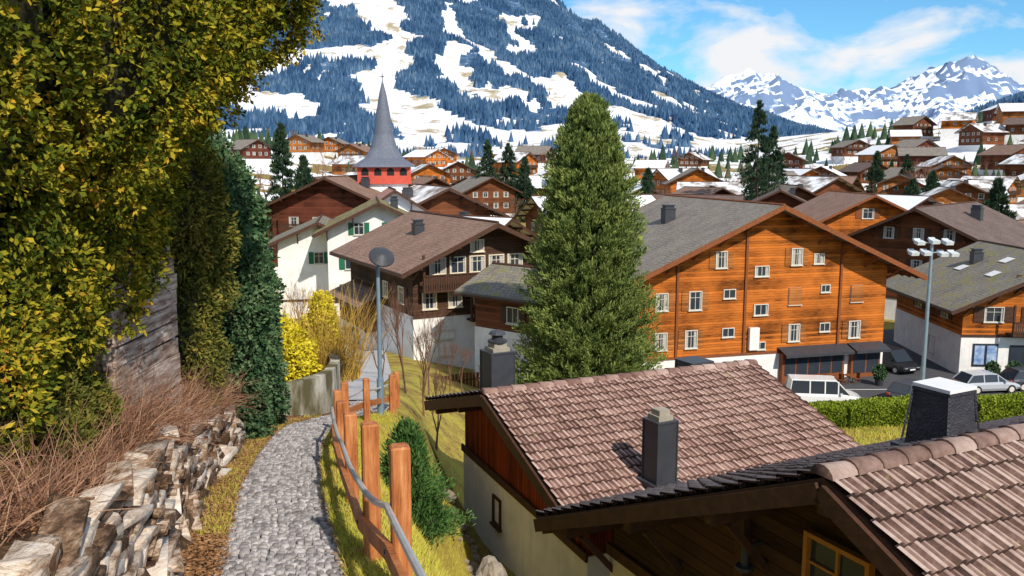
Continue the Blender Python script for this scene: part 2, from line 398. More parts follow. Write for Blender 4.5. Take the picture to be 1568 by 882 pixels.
def bush(name,E,n,k,ln,wd,mat,seed=3,lump=.14,lf=2.5,sc=.86,outw=.8,up=.2,jit=.03,shell=.06,corem=None,coreon=True,cutz=None,grain=0):
    g=np.random.default_rng(seed); e=empty(name,(0,0,0))
    P,N=ellcloud(E,n,g,lump,lf,seed,shell,cutz=cutz,grain=grain)
    V,F,r=leaves(P,N,k,ln,wd,g,outw,up,jit)
    npmesh('leaves',V,F,mat,r,e)
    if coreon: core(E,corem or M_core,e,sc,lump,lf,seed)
    return e
M_bark=simple('bark',(.10,.065,.04),(.05,.035,.025),5,.95,.8,.05)
M_barkr=simple('bare_twigs_redbrown',(.24,.12,.075),(.15,.075,.05),5,.95,.3)
def conifer(name,x,y,z0,H,Rm,mat,nb=700,npt=12,k=7,ln=.34,wd=.07,pw=.45,seed=1,base=.04,rise=.35,parent=None,irr=.15):
    g=np.random.default_rng(seed); e=parent or empty(name,(x,y,z0))
    h=base+(1-base)*g.random(nb)**1.15; az=g.uniform(0,2*math.pi,nb)
    lob=1+irr*np.sin(az*3+h*17+seed)*.5+irr*np.sin(az*5-h*31)*.5
    rr=Rm*np.clip(1-h,0.004,1)**pw*g.uniform(.72,1.1,nb)*lob*np.clip((h+.08)/.16,.6,1)
    t=np.linspace(.3,1,npt)[None,:]**.8
    d=np.stack([np.cos(az),np.sin(az)],1)
    off=g.normal(0,.10,(nb,npt,2))*Rm*.35*np.clip(rr/Rm*1.6,.15,1)[:,None,None]
    X=d[:,0:1]*rr[:,None]*t+off[:,:,0]*t*.5; Y=d[:,1:2]*rr[:,None]*t+off[:,:,1]*t*.5
    Z=(h*H)[:,None]+rr[:,None]*(rise*(t**2)-.12*t)+g.normal(0,.05,(nb,npt))
    P=np.stack([X,Y,Z],2).reshape(-1,3); P[:,2]=np.minimum(P[:,2],H*1.0)
    N=np.stack([X,Y,np.full_like(X,Rm*.5)],2).reshape(-1,3); N/=np.linalg.norm(N,axis=1,keepdims=True)+1e-6
    V,F,r=leaves(P,N,k,ln,wd,g,1.1,.45,.06)
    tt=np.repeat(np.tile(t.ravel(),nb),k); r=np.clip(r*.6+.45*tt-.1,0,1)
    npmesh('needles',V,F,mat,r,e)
    p=Part(); p.cyl((0,0,-.5),(0,0,H*.93),max(.06,H*.016),.02,8); 
    for i in range(0,nb,max(1,nb//90)):
        p.cyl((0,0,h[i]*H),(d[i,0]*rr[i]*.8,d[i,1]*rr[i]*.8,h[i]*H+rr[i]*.12),.035,.012,4,False)
    p.make('trunk_and_limbs',M_bark,e)
    return e
def bare_tree(name,x,y,z0,H,mat,seed=1,depth=6,spread=.55,trunk=None,parent=None,up=.25):
    rr=random.Random(seed); p=Part(); e=parent or empty(name,(x,y,z0))
    def br(a,d,l,r,k):
        b=a+d*l; p.cyl(a,b,r,r*.68,5 if r>.02 else 3,False)
        if k<=0: return
        for i in range(3 if rr.random()<.6 else 2):
            nd=(d+Vector((rr.gauss(0,spread),rr.gauss(0,spread),rr.gauss(up,.25)))).normalized()
            br(b,nd,l*rr.uniform(.6,.85),r*.62,k-1)
    br(Vector((0,0,-.3)),Vector((rr.gauss(0,.05),rr.gauss(0,.05),1)).normalized(),H*.27,trunk or H*.018,depth)
    p.make('trunk_and_branches',mat,e); return e
def twigs(name,P,n,ln,wd,mat,seed,up=.6,parent=None,dirb=None,nseg=4,curl=.5):
    g=np.random.default_rng(seed); a=P[g.integers(0,len(P),n)]+g.normal(0,.04,(n,3))
    d=unit(n,g); d[:,2]=np.abs(d[:,2])*1+up
    if dirb is not None: d+=np.array(dirb)
    d/=np.linalg.norm(d,axis=1,keepdims=True); L=ln*g.uniform(.5,1.3,n)/nseg
    s=np.cross(d,unit(n,g)); s/=np.linalg.norm(s,axis=1,keepdims=True); V=[];
    p=a.copy(); c=unit(n,g)*curl
    for i in range(nseg+1):
        w=wd*(1-.75*i/nseg); V.append(np.stack([p-s*w/2,p+s*w/2],1)); p=p+d*L[:,None]; d=d+c/nseg+unit(n,g)*.12; d/=np.linalg.norm(d,axis=1,keepdims=True)
    V=np.stack(V,1); m=(nseg+1)*2; V=V.reshape(-1,3); b=(np.arange(n)*m)[:,None]; F=[]
    for i in range(nseg): F.append(np.concatenate([b+2*i,b+2*i+1,b+2*i+3,b+2*i+2],1))
    return npmesh(name,V,np.concatenate(F),mat,np.tile(g.random(n),nseg),parent)
# ------------------------------------------------------------------ terrain mesh
def axis(*segs):
    o=[]
    for a,b,st in segs: o+=list(np.arange(a,b,st))
    o.append(segs[-1][1]); return np.array(o,float)
xs=axis((-9000,-900,1100),(-900,-60,20),(-60,-12,2),(-12,12,.22),(12,60,1.5),(60,900,20),(900,9000,1100))
ys=axis((-30,0,1.5),(0,28,.22),(28,100,1.5),(100,700,12),(700,9000,900))
X,Y=np.meshgrid(xs,ys); Z=G(X,Y)
xc=I(Y,XC); Z=Z-.07*((np.abs(X-xc)<.62)&(Y<26))
V=np.stack([X,Y,Z],2).reshape(-1,3); nx=len(xs); ny=len(ys)
ii=(np.arange(ny-1)[:,None]*nx+np.arange(nx-1)[None,:]).ravel()
F=np.stack([ii,ii+1,ii+nx+1,ii+nx],1)
fc=V[F].mean(1); snow=.05+sm((fc[:,1]-110)/220)*.95
snow=np.where((fc[:,1]<26)&(fc[:,0]<I(fc[:,1],XC)-.45+.25*fbm(fc[:,0]*2,fc[:,1]*2,2)),-1,snow)
t=NT('hillside_ground',.95,.1); v=t.coord(); a1=t.noise(v,.7,5,.65); a2=t.noise(v,9,5,.6); sn=t.noise(v,.035,5,.65)
at=t.n('ShaderNodeAttribute',attribute_name='r').outputs['Fac']
c=t.ramp(t.math('ADD',t.math('MULTIPLY',a1,.6),t.math('MULTIPLY',a2,.4)),[(.36,(.13,.08,.035)),(.45,(.27,.19,.055)),(.56,(.42,.36,.07)),(.7,(.27,.26,.06))])
br_=t.ramp(a2,[(.35,(.035,.022,.014)),(.55,(.13,.075,.04)),(.7,(.24,.16,.09))])
c=t.mix(t.math('LESS_THAN',at,-.4),c,br_)
c=t.mix(t.math('MULTIPLY',at,.6,True),c,(.20,.145,.08))
sf=t.math('GREATER_THAN',t.math('ADD',sn,t.math('MULTIPLY',at,.27)),.73)
t.col(t.mix(sf,c,(.8,.82,.86))); t.bump(a2,.6,.05); M_ground=t.m
npmesh('hillside_ground',V,F,M_ground,snow,smooth=True)
# ------------------------------------------------------------------ cobbled path
g=np.random.default_rng(5); Vs=[];Fs=[];Rs=[]; nb=0
yy=1.5; row=0
while yy<25.5:
    dy=.072+.018*g.random(); n=13; xcj=float(I(yy,XC)); sl=(float(I(yy+.3,XC))-float(I(yy-.3,XC)))/.6
    cuts=np.linspace(-.56,.56,n+1)+g.normal(0,.011,n+1)+(row%2)*.03
    cuts+= .07*(fbm(np.array([yy*.9]),np.array([3.]))[0]-.5)
    for i in range(n):
        x0,x1=cuts[i]+.007,cuts[i+1]-.007; a0=.006+g.normal(0,.005); arch=.03*math.cos(i/n*6.3)
        q=[(x0,a0),(x1,a0+g.normal(0,.004)),(x1,dy-.004),(x0,dy-.004+g.normal(0,.004))]
        h=.012+g.random()*.02
        pts=[]
        tx,ty=g.normal(0,.004,2)
        for (px,py),zz,ins in [(c_,-.03,0) for c_ in q]+[(c_,h*.5,.07) for c_ in q]+[(c_,h,.30) for c_ in q]:
            mx,my=(x0+x1)/2,dy/2; px=px+(mx-px)*ins; py=py+(my-py)*ins; Yw=yy+py+arch
            zz+=tx*np.sign(px-mx)+ty*np.sign(py-my)
            pts.append((xcj+px+sl*(py+arch),Yw,float(np.interp(Yw,[p_[0] for p_ in HP],[p_[1] for p_ in HP]))+zz-.02+.03*(1-(px/.55)**2)))
        Vs+=pts; b=nb
        for o in (0,4):
            for k in range(4): Fs.append((b+o+k,b+o+(k+1)%4,b+o+4+(k+1)%4,b+o+4+k))
        Fs.append((b+8,b+9,b+10,b+11)); Rs+= [g.random()]*9; nb+=12
    yy+=dy; row+=1
t=NT('granite_setts',.6,.35); v=t.coord(); a=t.noise(v,25,5,.65); b_=t.noise(v,1.1,5,.65); at=t.n('ShaderNodeAttribute',attribute_name='r').outputs['Fac']
f=t.math('ADD',t.math('MULTIPLY',a,.25),t.math('MULTIPLY',b_,.4)); f=t.math('ADD',f,t.math('MULTIPLY',at,.35))
t.col(t.ramp(f,[(.25,(.12,.11,.105)),(.45,(.28,.26,.265)),(.6,(.40,.375,.38)),(.8,(.54,.51,.51))])); t.bump(a,.5,.006); M_cob=t.m
pth=empty('cobbled_path',(0,0,0)); npmesh('setts',Vs,Fs,M_cob,Rs,pth,smooth=False)
def ribbon(name,ys_,cf,hw,zoff,mat,parent=None,zf=None):
    V=[];
    for y in ys_:
        for k in np.linspace(-1,1,5): x=cf(y)+k*hw(y); V.append((x,y,(zf(x,y) if zf else float(I(y,HP)))+zoff))
    n=len(ys_); F=[(5*i+k,5*i+k+1,5*i+k+6,5*i+k+5) for i in range(n-1) for k in range(4)]
    return npmesh(name,V,F,mat,parent=parent)
M_joint=simple('joint_sand',(.07,.055,.04),(.04,.032,.025),9,.95,.5)
ribbon('joint_bed',np.arange(1.4,25.6,.3),lambda y:float(I(y,XC)),lambda y:.6,-.03,M_joint,pth)
M_lane=simple('pale_worn_asphalt',(.50,.49,.49),(.38,.37,.37),1.3,.9,.3)
ribbon('village_lane',np.arange(25.2,110,.75),lambda y:float(I(y,XC)),lambda y:float(I(y,[(25,.6),(40,1.9),(80,3.2)])),.06,M_lane)
M_asph=simple('asphalt',(.085,.088,.098),(.055,.058,.066),1.2,.9,.3)
pk=Part(); pk.box(13,90,53.4,84,-16.9,-16.45); pk.make('asphalt_car_park',M_asph)
ln=Part()
for i in range(9): ln.box(21+i*2.6,21.1+i*2.6,53.8,58.6,-16.47,-16.446)
ln.box(20,60,61.0,61.12,-16.47,-16.446); ln.make('painted_parking_lines',M_whp)
kb=Part(); kb.box(13,90,53.15,53.4,-17,-16.33); kb.make('kerb',M_concr)
# ------------------------------------------------------------------ houses
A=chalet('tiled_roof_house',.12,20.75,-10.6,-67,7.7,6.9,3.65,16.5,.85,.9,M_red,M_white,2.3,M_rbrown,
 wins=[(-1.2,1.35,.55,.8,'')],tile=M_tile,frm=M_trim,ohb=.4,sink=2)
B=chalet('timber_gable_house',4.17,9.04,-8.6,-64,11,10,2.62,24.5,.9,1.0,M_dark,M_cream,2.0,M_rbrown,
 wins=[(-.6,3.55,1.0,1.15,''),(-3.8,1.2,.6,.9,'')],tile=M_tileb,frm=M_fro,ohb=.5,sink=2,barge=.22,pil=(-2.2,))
q=Part(); q.cyl((-1.9,-.3,3.3),(-1.9,-.3,3.35),.12,n=12); q.cyl((-1.9,-.3,3.35),(-1.9,-.3,3.6),.05,n=8); q.beam((-1.9,0,3.62),(-1.9,-.35,3.62),.04,.04); q.make('wall_lamp',M_met,B)
def chimney(name,x,y,z0,z1,w,cap=True,taper=0,mat=None):
    e=empty(name,(x,y,z0),rad(-62)); p=Part(); h=z1-z0; a=w/2
    c=[(-a,-a,-.4),(a,-a,-.4),(a,a,-.4),(-a,a,-.4)]; b=a-taper
    d=[(-b,-b,h),(b,-b,h),(b,b,h),(-b,b,h)]
    for i in range(4): j=(i+1)%4; p.quad([c[i],c[j],d[j],d[i]])
    p.quad(d); p.box(-a-.1,a+.1,-a-.1,a+.1,-.35,.02)
    for sx in (-1,1):
        for sy in (-1,1): p.beam((sx*(a+.005),sy*(a+.005),0),(sx*(b+.005),sy*(b+.005),h),.03,.03)
    p.box(-b-.02,b+.02,-b-.02,b+.02,h,h+.04)
    p.make('sheet_metal_cladding',mat or M_met,e)
    if cap:
        q=Part(); q.box(-b*.75,b*.75,-b*.75,b*.75,h+.04,h+.14)
        q.box(-b*.55,b*.55,-b*.55,b*.55,h+.14,h+.26); 
        q.make('clay_cap',M_concr,e)
    return e
chimney('roof_chimney',3.14,17.45,-6.7,-5.38,.5)
c2=chimney('roof_chimney',-.42,24.0,-6.9,-5.35,.72)
q=lathe([(.2,0),(.2,.22),(.28,.24),(.28,.3),(.16,.32),(.16,.45),(.26,.47),(.2,.55),(.02,.6)],14,0,0,1.6); q.make('cowl',M_met,c2)
chimney('roof_chimney',5.6,25.6,-7.0,-6.0,.8,False)
c3=chimney('tarpaulin_wrapped_chimney',6.25,12.0,-4.1,-3.25,.74,False,.09,simple('black_tarpaulin',(.06,.06,.075),(.03,.03,.04),3,.5,1.0,.08))
q=Part(); q.box(-.3,.3,-.3,.3,.90,.95); q.make('cover_slab',M_whp,c3)
wb=[(-3.95,9.55,.95,1.25,'cs'),(-.6,8.6,1.2,.8,'c'),(2.3,9.6,.95,1.3,'cs'),(4.2,9.4,.9,.8,'c'),
 (-5.95,6.6,1.05,1.4,'cs'),(-3.2,7.0,1.0,.7,''),(-.55,5.7,1.2,.85,'c'),(4.9,7.1,.8,.6,''),(7.7,6.6,1.1,1.3,'x'),(2.3,6.6,1.1,1.3,'x'),
 (-6.2,3.75,1.0,1.35,'cs'),(-3.2,4.1,1.0,.7,''),(2.35,3.8,1.0,1.35,'cs'),(5,4.1,.9,.7,''),(7.65,3.8,1.05,1.35,'cs'),(-.5,2.95,.9,.6,''),(-8.6,6.6,1.0,1.3,'cs'),(-8.6,3.7,1.,1.3,'cs')]
big=chalet('larch_apartment_chalet',19.1,63,-16.5,15,20.7,17,8.75,24,2.2,1.7,M_orange,M_white,2.4,M_rgrey,wins=wb,pil=(-1.9,6.2,-7.4),trim=M_trimo,ohb=1,
 chim=[(-4,9,1.2,.9)],swins=[(-1,3,6.6,1,1.3,'s'),(1,4,6.6,1,1.3,'s')],barge=.35,shut=M_orange2)
sp=Part(); sp.box(1.2,6.6,-.5,-.05,.0,2.3); sp.box(7.3,9.9,-.4,-.05,0,2.3); sp.make('shop_front',M_trimo,big)
sg=Part()
for i in range(5): sg.box(1.4+i*1.03,2.3+i*1.03,-.53,-.505,.6,2.0)
for i in range(2): sg.box(7.5+i*1.2,8.55+i*1.2,-.43,-.405,.4,2.0)
sg.make('shop_glass',M_glass,big)
aw=Part()
for x0,x1 in ((1.0,6.9),(7.1,10.1)):
    aw.quad([(x0,-1.3,2.35),(x1,-1.3,2.35),(x1,-.05,2.75),(x0,-.05,2.75)]); aw.quad([(x0,-1.3,2.15),(x1,-1.3,2.15),(x1,-1.3,2.35),(x0,-1.3,2.35)])
aw.make('awnings',M_met,big)
tb=Part()
for i in range(4):
    x=1.8+i*1.4; tb.cyl((x,-2,0),(x,-2,.72),.04,n=6); tb.cyl((x,-2,.72),(x,-2,.76),.4,n=12)
    for dx in (-.6,.6):
        tb.box(x+dx-.2,x+dx+.2,-2.2,-1.8,.43,.47); tb.box(x+dx*1.3-.02,x+dx*1.3+.02,-2.2,-1.8,.47,.9)
        for a_ in (-.18,.18):
            for b_ in (-.18,.18): tb.box(x+dx+a_-.015,x+dx+a_+.015,-2+b_-.015,-2+b_+.015,0,.43)
tb.make('terrace_tables_and_chairs',M_trimo,big)
wbx=Part(); wbx.box(-1.55,-.75,-.35,-.05,2.7,4.4); wbx.make('wall_cabinet',M_whp,big)
rt=chalet('shop_chalet',42.6,65,-16.5,-3,15,13,5.9,24,1.6,1.6,M_orange,M_white,3.2,M_rgreym,wins=[(-5.2,4.9,1.5,1.2,'cs'),(-1.6,4.9,1.5,1.2,'cs'),(2,4.9,1.5,1.2,'cs'),(-2.5,7.4,1.2,1.2,'cs')],
 swins=[(-1,3,4.7,1.2,1.1,'cs'),(-1,8,4.7,1.2,1.1,'cs'),(-1,5,1.5,1.2,1.4,'')],trim=M_trim,chim=[(-3,8,1,.8)],bal=[(-4.2,7.5,3.5,1.2)])
sf=Part(); sf.box(-6.6,-4.7,-.12,-.05,.8,2.6); sf.box(-3.8,-1.4,-.14,-.05,.1,2.5); sf.make('shop_door_and_window',M_glass,rt)
po=Part()
for i,(a_,b_) in enumerate(((-6.5,-5.75),(-5.55,-4.8))): po.box(a_,b_,-.16,-.125,.95,2.45)
po.make('posters',simple('blue_poster',(.05,.16,.45),(.5,.6,.7),2.5,.5,0),rt)
sk=Part()
for (x,y) in ((-4,3),(-4.2,8),(-2,5)):
    zz=5.9+(7.5-abs(x))*math.tan(rad(24))+.24
    s_=math.tan(rad(24)); sk.quad([(x-.4,y-.6,zz-.4*s_+.04),(x+.4,y-.6,zz+.4*s_+.04),(x+.4,y+.6,zz+.4*s_+.04),(x-.4,y+.6,zz-.4*s_+.04)])
sk.make('skylights',M_whp,rt)
chalet('dark_roof_chalet',42.0,88,-16.5,-45,14,17,8.6,25,1.6,1.6,M_brown,M_white,2.4,M_rdark,wins=[(-3,9.3,1.1,1.2,'cs'),(0,9.3,1.1,1.2,'cs'),(3,9.3,1.1,1.2,'cs'),(-3,6,1.1,1.2,'cs'),(0,6,1.1,1.2,'cs')],chim=[(3,8,1.3,1)])
chalet('larch_chalet',46.8,112,-16.5,3,13.5,12,9.2,25,1.8,1.5,M_orange,M_white,2.4,M_rbrown,wins=[(-.2,10,1.6,1.3,'cs'),(-.2,6.8,1.6,1.3,'cs'),(-4,6.8,1.2,1.2,'cs'),(4,6.8,1.2,1.2,'cs'),(-4,3.8,1.2,1.2,'cs')],trim=M_trimo)
chalet('balcony_chalet',-1.6,56,-12.4,28,10.6,13,6.1,24,1.3,1.5,M_dark,M_white,2.7,M_rbrown,
 wins=[(x,5.9,1.15,1.1,'c') for x in (-3.6,-2.2,-.8,.6,2.0)]+[(x,3.7,1.0,1.1,'c') for x in (-4.2,-2.4,-.6)]+[(-3.2,1.4,1.5,.6,''),(-3.2,.5,1.0,1.0,''),(0,1.4,1.2,.8,'')]+[(-.8,7.1,1.0,.8,'c')],
 bal=[(-4.9,5,4.45,1.0),(-1.6,5,2.35,1.0)],swins=[(-1,2,3.9,1,1.1,'cs'),(-1,5,3.9,1,1.1,'cs')],chim=[(-2.5,6,.8,.7)],frm=M_cream)
chalet('shed_annex',-7.6,60,-12.6,28,6,6,3.0,22,.8,.8,M_brown,M_white,1.,M_rbrown,wins=[(-1,2,.8,.9,''),(1,2,.8,.9,'')])
chalet('mossy_roof_cottage',3.6,49.5,-12.4,50,5.0,5.5,5.0,21,1.0,.9,M_brown,M_white,2.6,M_rgreym,wins=[(-1,3.6,.9,1,'cs'),(1.2,3.6,.9,1,'cs')],chim=[(-.6,1.6,.9,.7)],swins=[(-1,2.5,3.6,.9,1,'s')])
chalet('green_shutter_house',-12.0,77,-13.0,10,9.2,9,7.2,26,1.2,1.2,M_white,M_white,.6,M_rmoss,
 wins=[(-1.8,7.2,.9,1.1,'s'),(1.3,7.2,1.,1.1,'s'),(-2.6,4.2,1,1.3,'s'),(0.3,4.2,1,1.3,'s'),(2.9,4.2,1,1.3,'s'),(-2.6,1.6,1,1.2,'s'),(1,1.6,1,1.2,'s')],chim=[(1.5,3,.9,.7)])
chalet('green_shutter_house',-18.2,80,-13.4,10,7.5,9,6.2,24,1.1,1.,M_white,M_white,.6,M_rgreym,wins=[(2.0,4.6,.9,1.1,'s'),(0,4.6,.9,1.1,'s'),(2,1.8,.9,1.1,'s')])
chalet('dark_timber_chalet',-22.0,103,-15.4,-8,14.5,12,10.4,24,1.6,1.5,M_darkred,M_white,3,M_rbrown,wins=[(x,z_,1.2,1.2,'c') for x in (-4.5,-1.5,1.5,4.5) for z_ in (5.4,8.4)],bal=[(-6,6,7.2,1.)],chim=[(3,5,1.1,.9)])
chalet('timber_chalet',-7.6,98,-15.4,22,11,12,10,25,1.7,1.5,M_brown,M_white,3,M_rsnow,wins=[(x,z_,1.1,1.1,'c') for x in (-3.,0,3.) for z_ in (5.4,8.6)],bal=[(-5,5,7.2,1.)],chim=[(-3,5,1.1,.9)])
chalet('pink_roof_house',-12.6,92,-15.0,12,7,8,9.8,33,.9,1.,M_white,M_white,1,M_rpink,wins=[(-1.2,9,.9,1.,''),(1.2,9,.9,1.,'')],chim=[(1.5,4,.9,.7)])
chalet('snow_roof_chalet',4,118,-15.8,-72,13,16,8.4,23,1.6,1.4,M_brown,M_white,3,M_rsnow2,wins=[(x,7,1.1,1.1,'c') for x in (-3,0,3)],chim=[(3,6,1,.9)])
chalet('snow_roof_chalet',-1,88,-15.4,60,9,11,7.8,23,1.4,1.2,M_brown,M_white,3,M_rsnow2,wins=[(x,6,1.1,1.1,'c') for x in (-2,0,2)],chim=[(2,6,1,.9)])
rr=random.Random(21); placed=[(-12,77),(-18,80),(-22,106),(-8,102),(-12.6,92),(4,118),(-1,90),(19,70),(42,72),(45,93),(47,117),(-16.6,116)]
walls=[M_orange,M_orange2,M_brown,M_darkred,M_brown,M_orange]; roofs=[M_rsnow,M_rsnow2,M_rsnow2,M_rbrown,M_rgrey,M_rdark,M_rsnow2,M_rgrey,M_rsnow]
def scatter(n,x0,x1,y0,y1,smin,md=14.5,fan=True):
    c=0;tries=0
    while c<n and tries<4000:
        tries+=1; y=rr.uniform(y0,y1); a=rr.uniform(x0,x1); x=a*y if fan else a
        sc=rr.uniform(smin,1.15)
        if any((x-a_)**2+(y-b_)**2<md*md for a_,b_ in placed): continue
        placed.append((x,y)); z=gz(x,y)
        W=12*sc; eh=rr.uniform(6,8.2)*sc; yw=rr.choice([-75,-50,-25,-10,0,10,25,50,75])+rr.uniform(-8,8)
        wl=[(x_*sc,z_*sc,1.2,1.2,'c') for x_ in (-3.8,-1.3,1.3,3.8) for z_ in (4.2,6.8)]
        chalet('chalet',x,y,z,yw,W,rr.uniform(10,15)*sc,eh,rr.uniform(22,27),1.5,1.3,rr.choice(walls),M_white,2.4*sc,rr.choice(roofs),wins=wl,
          swins=[(-1,3,4.6*sc,1.1,1.1,''),(-1,7,4.6*sc,1.1,1.1,''),(1,3,4.6*sc,1.1,1.1,''),(1,7,4.6*sc,1.1,1.1,'')],chim=[(2,5,1,.9)],rafters=False,bal=[(-5*sc,5*sc,5.5*sc,1.)] if rr.random()<.6 else ())
        c+=1
scatter(14,.16,.62,98,150,.8,15.5)
scatter(20,.12,.66,150,250,.85,17)
scatter(16,.1,.75,250,400,.85,20)
scatter(18,.40,.75,270,420,.9,19)
scatter(10,-.3,.1,130,260,.8,17)
scatter(16,-.3,.12,260,430,.85,22)
# ------------------------------------------------------------------ church
ch=empty('church',(-16.6,112,-15.5),rad(8))
p=Part(); p.box(-3,3,-3,3,-3,13.1); p.make('tower_walls',M_white,ch)
M_redp=simple('red_painted_belfry',(.60,.10,.06),(.46,.07,.05),2,.7,.1)
p=Part(); p.box(-3.35,3.35,-3.35,3.35,13.1,15.25)
p.box(-3.45,3.45,-3.45,3.45,12.95,13.2); p.make('belfry',M_redp,ch)
p=Part()
for q_ in range(4):
    ca,sa=math.cos(q_*math.pi/2),math.sin(q_*math.pi/2)
    for i in range(4):
        cx_=-2.4+i*1.6; pts=[(cx_-.45,-3.37,14.0),(cx_+.45,-3.37,14.0),(cx_+.45,-3.37,14.5)]+[(cx_+.45*math.cos(a),-3.37,14.5+.45*math.sin(a)) for a in (.6,1.2,1.57,1.95,2.55)]+[(cx_-.45,-3.37,14.5)]
        p.quad([(x*ca-y*sa,x*sa+y*ca,z) for x,y,z in pts])
p.make('belfry_openings',M_black,ch)
p=lathe([(4.0,15.05),(3.7,15.4),(2.5,16.2),(1.75,17.4),(1.25,19.2),(.95,21.5),(.5,24.2),(.06,26.0)],24,sq=[1,1,.8,.4,0,0,0,0]); p.make('spire',simple('slate_spire',(.15,.17,.22),(.09,.10,.14),4,.6,.3),ch)
p=Part(); p.cyl((0,0,25.9),(0,0,26.9),.05); p.box(-.25,.25,-.05,.05,26.45,26.55); p.make('cross',M_met,ch)
nv=Part(); nv.box(-5,5,3,18,-3,7); nv.quad([(-5.6,3,6.8),(-5.6,18,6.8),(0,18,11.5),(0,3,11.5)]); nv.quad([(5.6,3,6.8),(0,3,11.5),(0,18,11.5),(5.6,18,6.8)]); nv.make('nave',M_white,ch)
# ------------------------------------------------------------------ mountains
def Hm(x): return I(x,[(-2500,300),(-1200,400),(-600,450),(-120,430),(40,355),(135,285),(215,245),(320,170),(410,95),(470,55),(560,22),(700,8),(1200,2)])
def Zm(x,y):
    t=np.clip((y-480)/1320,0,1.3); tt=np.where(t<1,t,2-t)
    z=-8+Hm(x-40*np.sin(t*3)+25*(1-t))*tt**1.5
    n=ridged(x/260+3,y/420+9,5)-.6
    return z+n*95*tt*np.clip(Hm(x)/300,.05,1)+(fbm(x/60,y/60,4)-.5)*16*np.clip(tt*3,0,1)*np.clip(Hm(x)/200,.1,1)
xs=np.arange(-1500,1201,7.); ys=np.arange(470,2150,7.); X,Y=np.meshgrid(xs,ys); Z=Zm(X,Y)
POLY=[([(-330,.74),(-250,.77),(-170,.79),(-60,.83)],12),([(-285,.74),(-235,.66),(-185,.6),(-150,.53),(-150,.44),(-140,.36),(-110,.29),(-60,.22)],17),([(-60,.85),(-110,.7),(-90,.6),(-30,.5),(0,.45)],10),
 ([(-380,.36),(-260,.42),(-150,.46)],11),([(-420,.25),(-300,.30),(-180,.24)],12),([(40,.42),(80,.34),(130,.27),(210,.2)],19),([(70,.5),(100,.44),(150,.36)],7),([(-520,.3),(-380,.5)],12),([(190,.42),(270,.33)],8),([(-20,.72),(20,.64),(30,.56)],7),([(150,.24),(240,.19),(330,.12)],14)]
def snowmask(x,y):
    t=(y-480)/1320; d=np.full(x.shape,9.)
    wx=x+80*(fbm(x/70,y/70,5)-.5); wt=t+.07*(fbm(x/90+9,y/90,5)-.5)
    for pl,w in POLY:
        for (a,b),(c,e) in zip(pl[:-1],pl[1:]):
            ax,ay,bx,by=a,b*560,c,e*560; px,py=wx,wt*560
            L2=(bx-ax)**2+(by-ay)**2; u=np.clip(((px-ax)*(bx-ax)+(py-ay)*(by-ay))/L2,0,1)
            dd=np.hypot(px-ax-u*(bx-ax),py-ay-u*(by-ay))/w; d=np.minimum(d,dd)
    s=(d<.6+1.3*fbm(x/30+20,y/30,4))
    lim=I(x,[(-600,.18),(-200,.17),(-80,.24),(60,.22),(150,.26),(300,.22),(500,.16),(700,.05)])+.24*(fbm(x/75+4,y/60+2,5)-.5)
    s|=(t<lim)&(fbm(x/24+2,y/24,4)>.46)
    s|=(fbm(x/38+40,y/95+7,5)>.66)
    return s
V=np.stack([X,Y,Z],2).reshape(-1,3); nx=len(xs); ny=len(ys)
ii=(np.arange(ny-1)[:,None]*nx+np.arange(nx-1)[None,:]).ravel(); F=np.stack([ii,ii+1,ii+nx+1,ii+nx],1)
fc=V[F].mean(1); sn=snowmask(fc[:,0],fc[:,1]).astype(float)
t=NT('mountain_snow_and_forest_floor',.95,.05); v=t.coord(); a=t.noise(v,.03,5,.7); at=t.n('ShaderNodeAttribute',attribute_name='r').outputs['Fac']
fl=t.ramp(t.noise(v,.12,5,.7),[(.3,(.03,.075,.155)),(.52,(.055,.115,.21)),(.62,(.14,.20,.30)),(.7,(.5,.58,.70))])  # blue of the forest floor is distance haze put into its colour
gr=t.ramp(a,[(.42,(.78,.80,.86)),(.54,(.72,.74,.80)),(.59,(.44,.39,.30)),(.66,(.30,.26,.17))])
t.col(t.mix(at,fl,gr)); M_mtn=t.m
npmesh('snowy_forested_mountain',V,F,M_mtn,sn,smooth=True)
def cones(name,x,y,z,h,r,mat,parent=None,seed=1,n=5,rv=None):
    g=np.random.default_rng(seed); N=len(x); a=g.uniform(0,6.28,N)
    ring=[]
    for k in range(n): 
        an=a+2*math.pi*k/n; ring.append(np.stack([x+r*np.cos(an),y+r*np.sin(an),z+h*.06*g.random(N)],1))
    ring.append(np.stack([x,y,z+h],1)); V=np.stack(ring,1).reshape(-1,3); b=np.arange(N)*(n+1); F=[]
    for k in range(n): F.append(np.stack([b+k,b+(k+1)%n,b+n],1))
    rr_=g.random(N) if rv is None else np.clip(g.random(N)*.7+rv*.3,0,1)
    return npmesh(name,V,np.concatenate(F),mat,np.tile(rr_,n),parent)
M_far=leafm('hazy_blue_forest',[(.0,(.016,.045,.11)),(.35,(.032,.08,.165)),(.7,(.07,.14,.245)),(1,(.15,.22,.30))],.02,0,.5)  # distance haze put into the tree colours as blue
g=np.random.default_rng(9); N=170000
x=g.uniform(-560,640,N); y=480+1320*g.random(N)**.9; k=(~snowmask(x,y))&(np.abs(x)<y*.62); k&=(fbm(x/30+11,y/30,3)>.36); x=x[k];y=y[k]
hh=g.uniform(4,11,len(x))*(.7+.6*fbm(x/50,y/50,3)); cones('mountain_forest',x,y,Zm(x,y)-1,hh,hh*.25,M_far,seed=4,n=4)
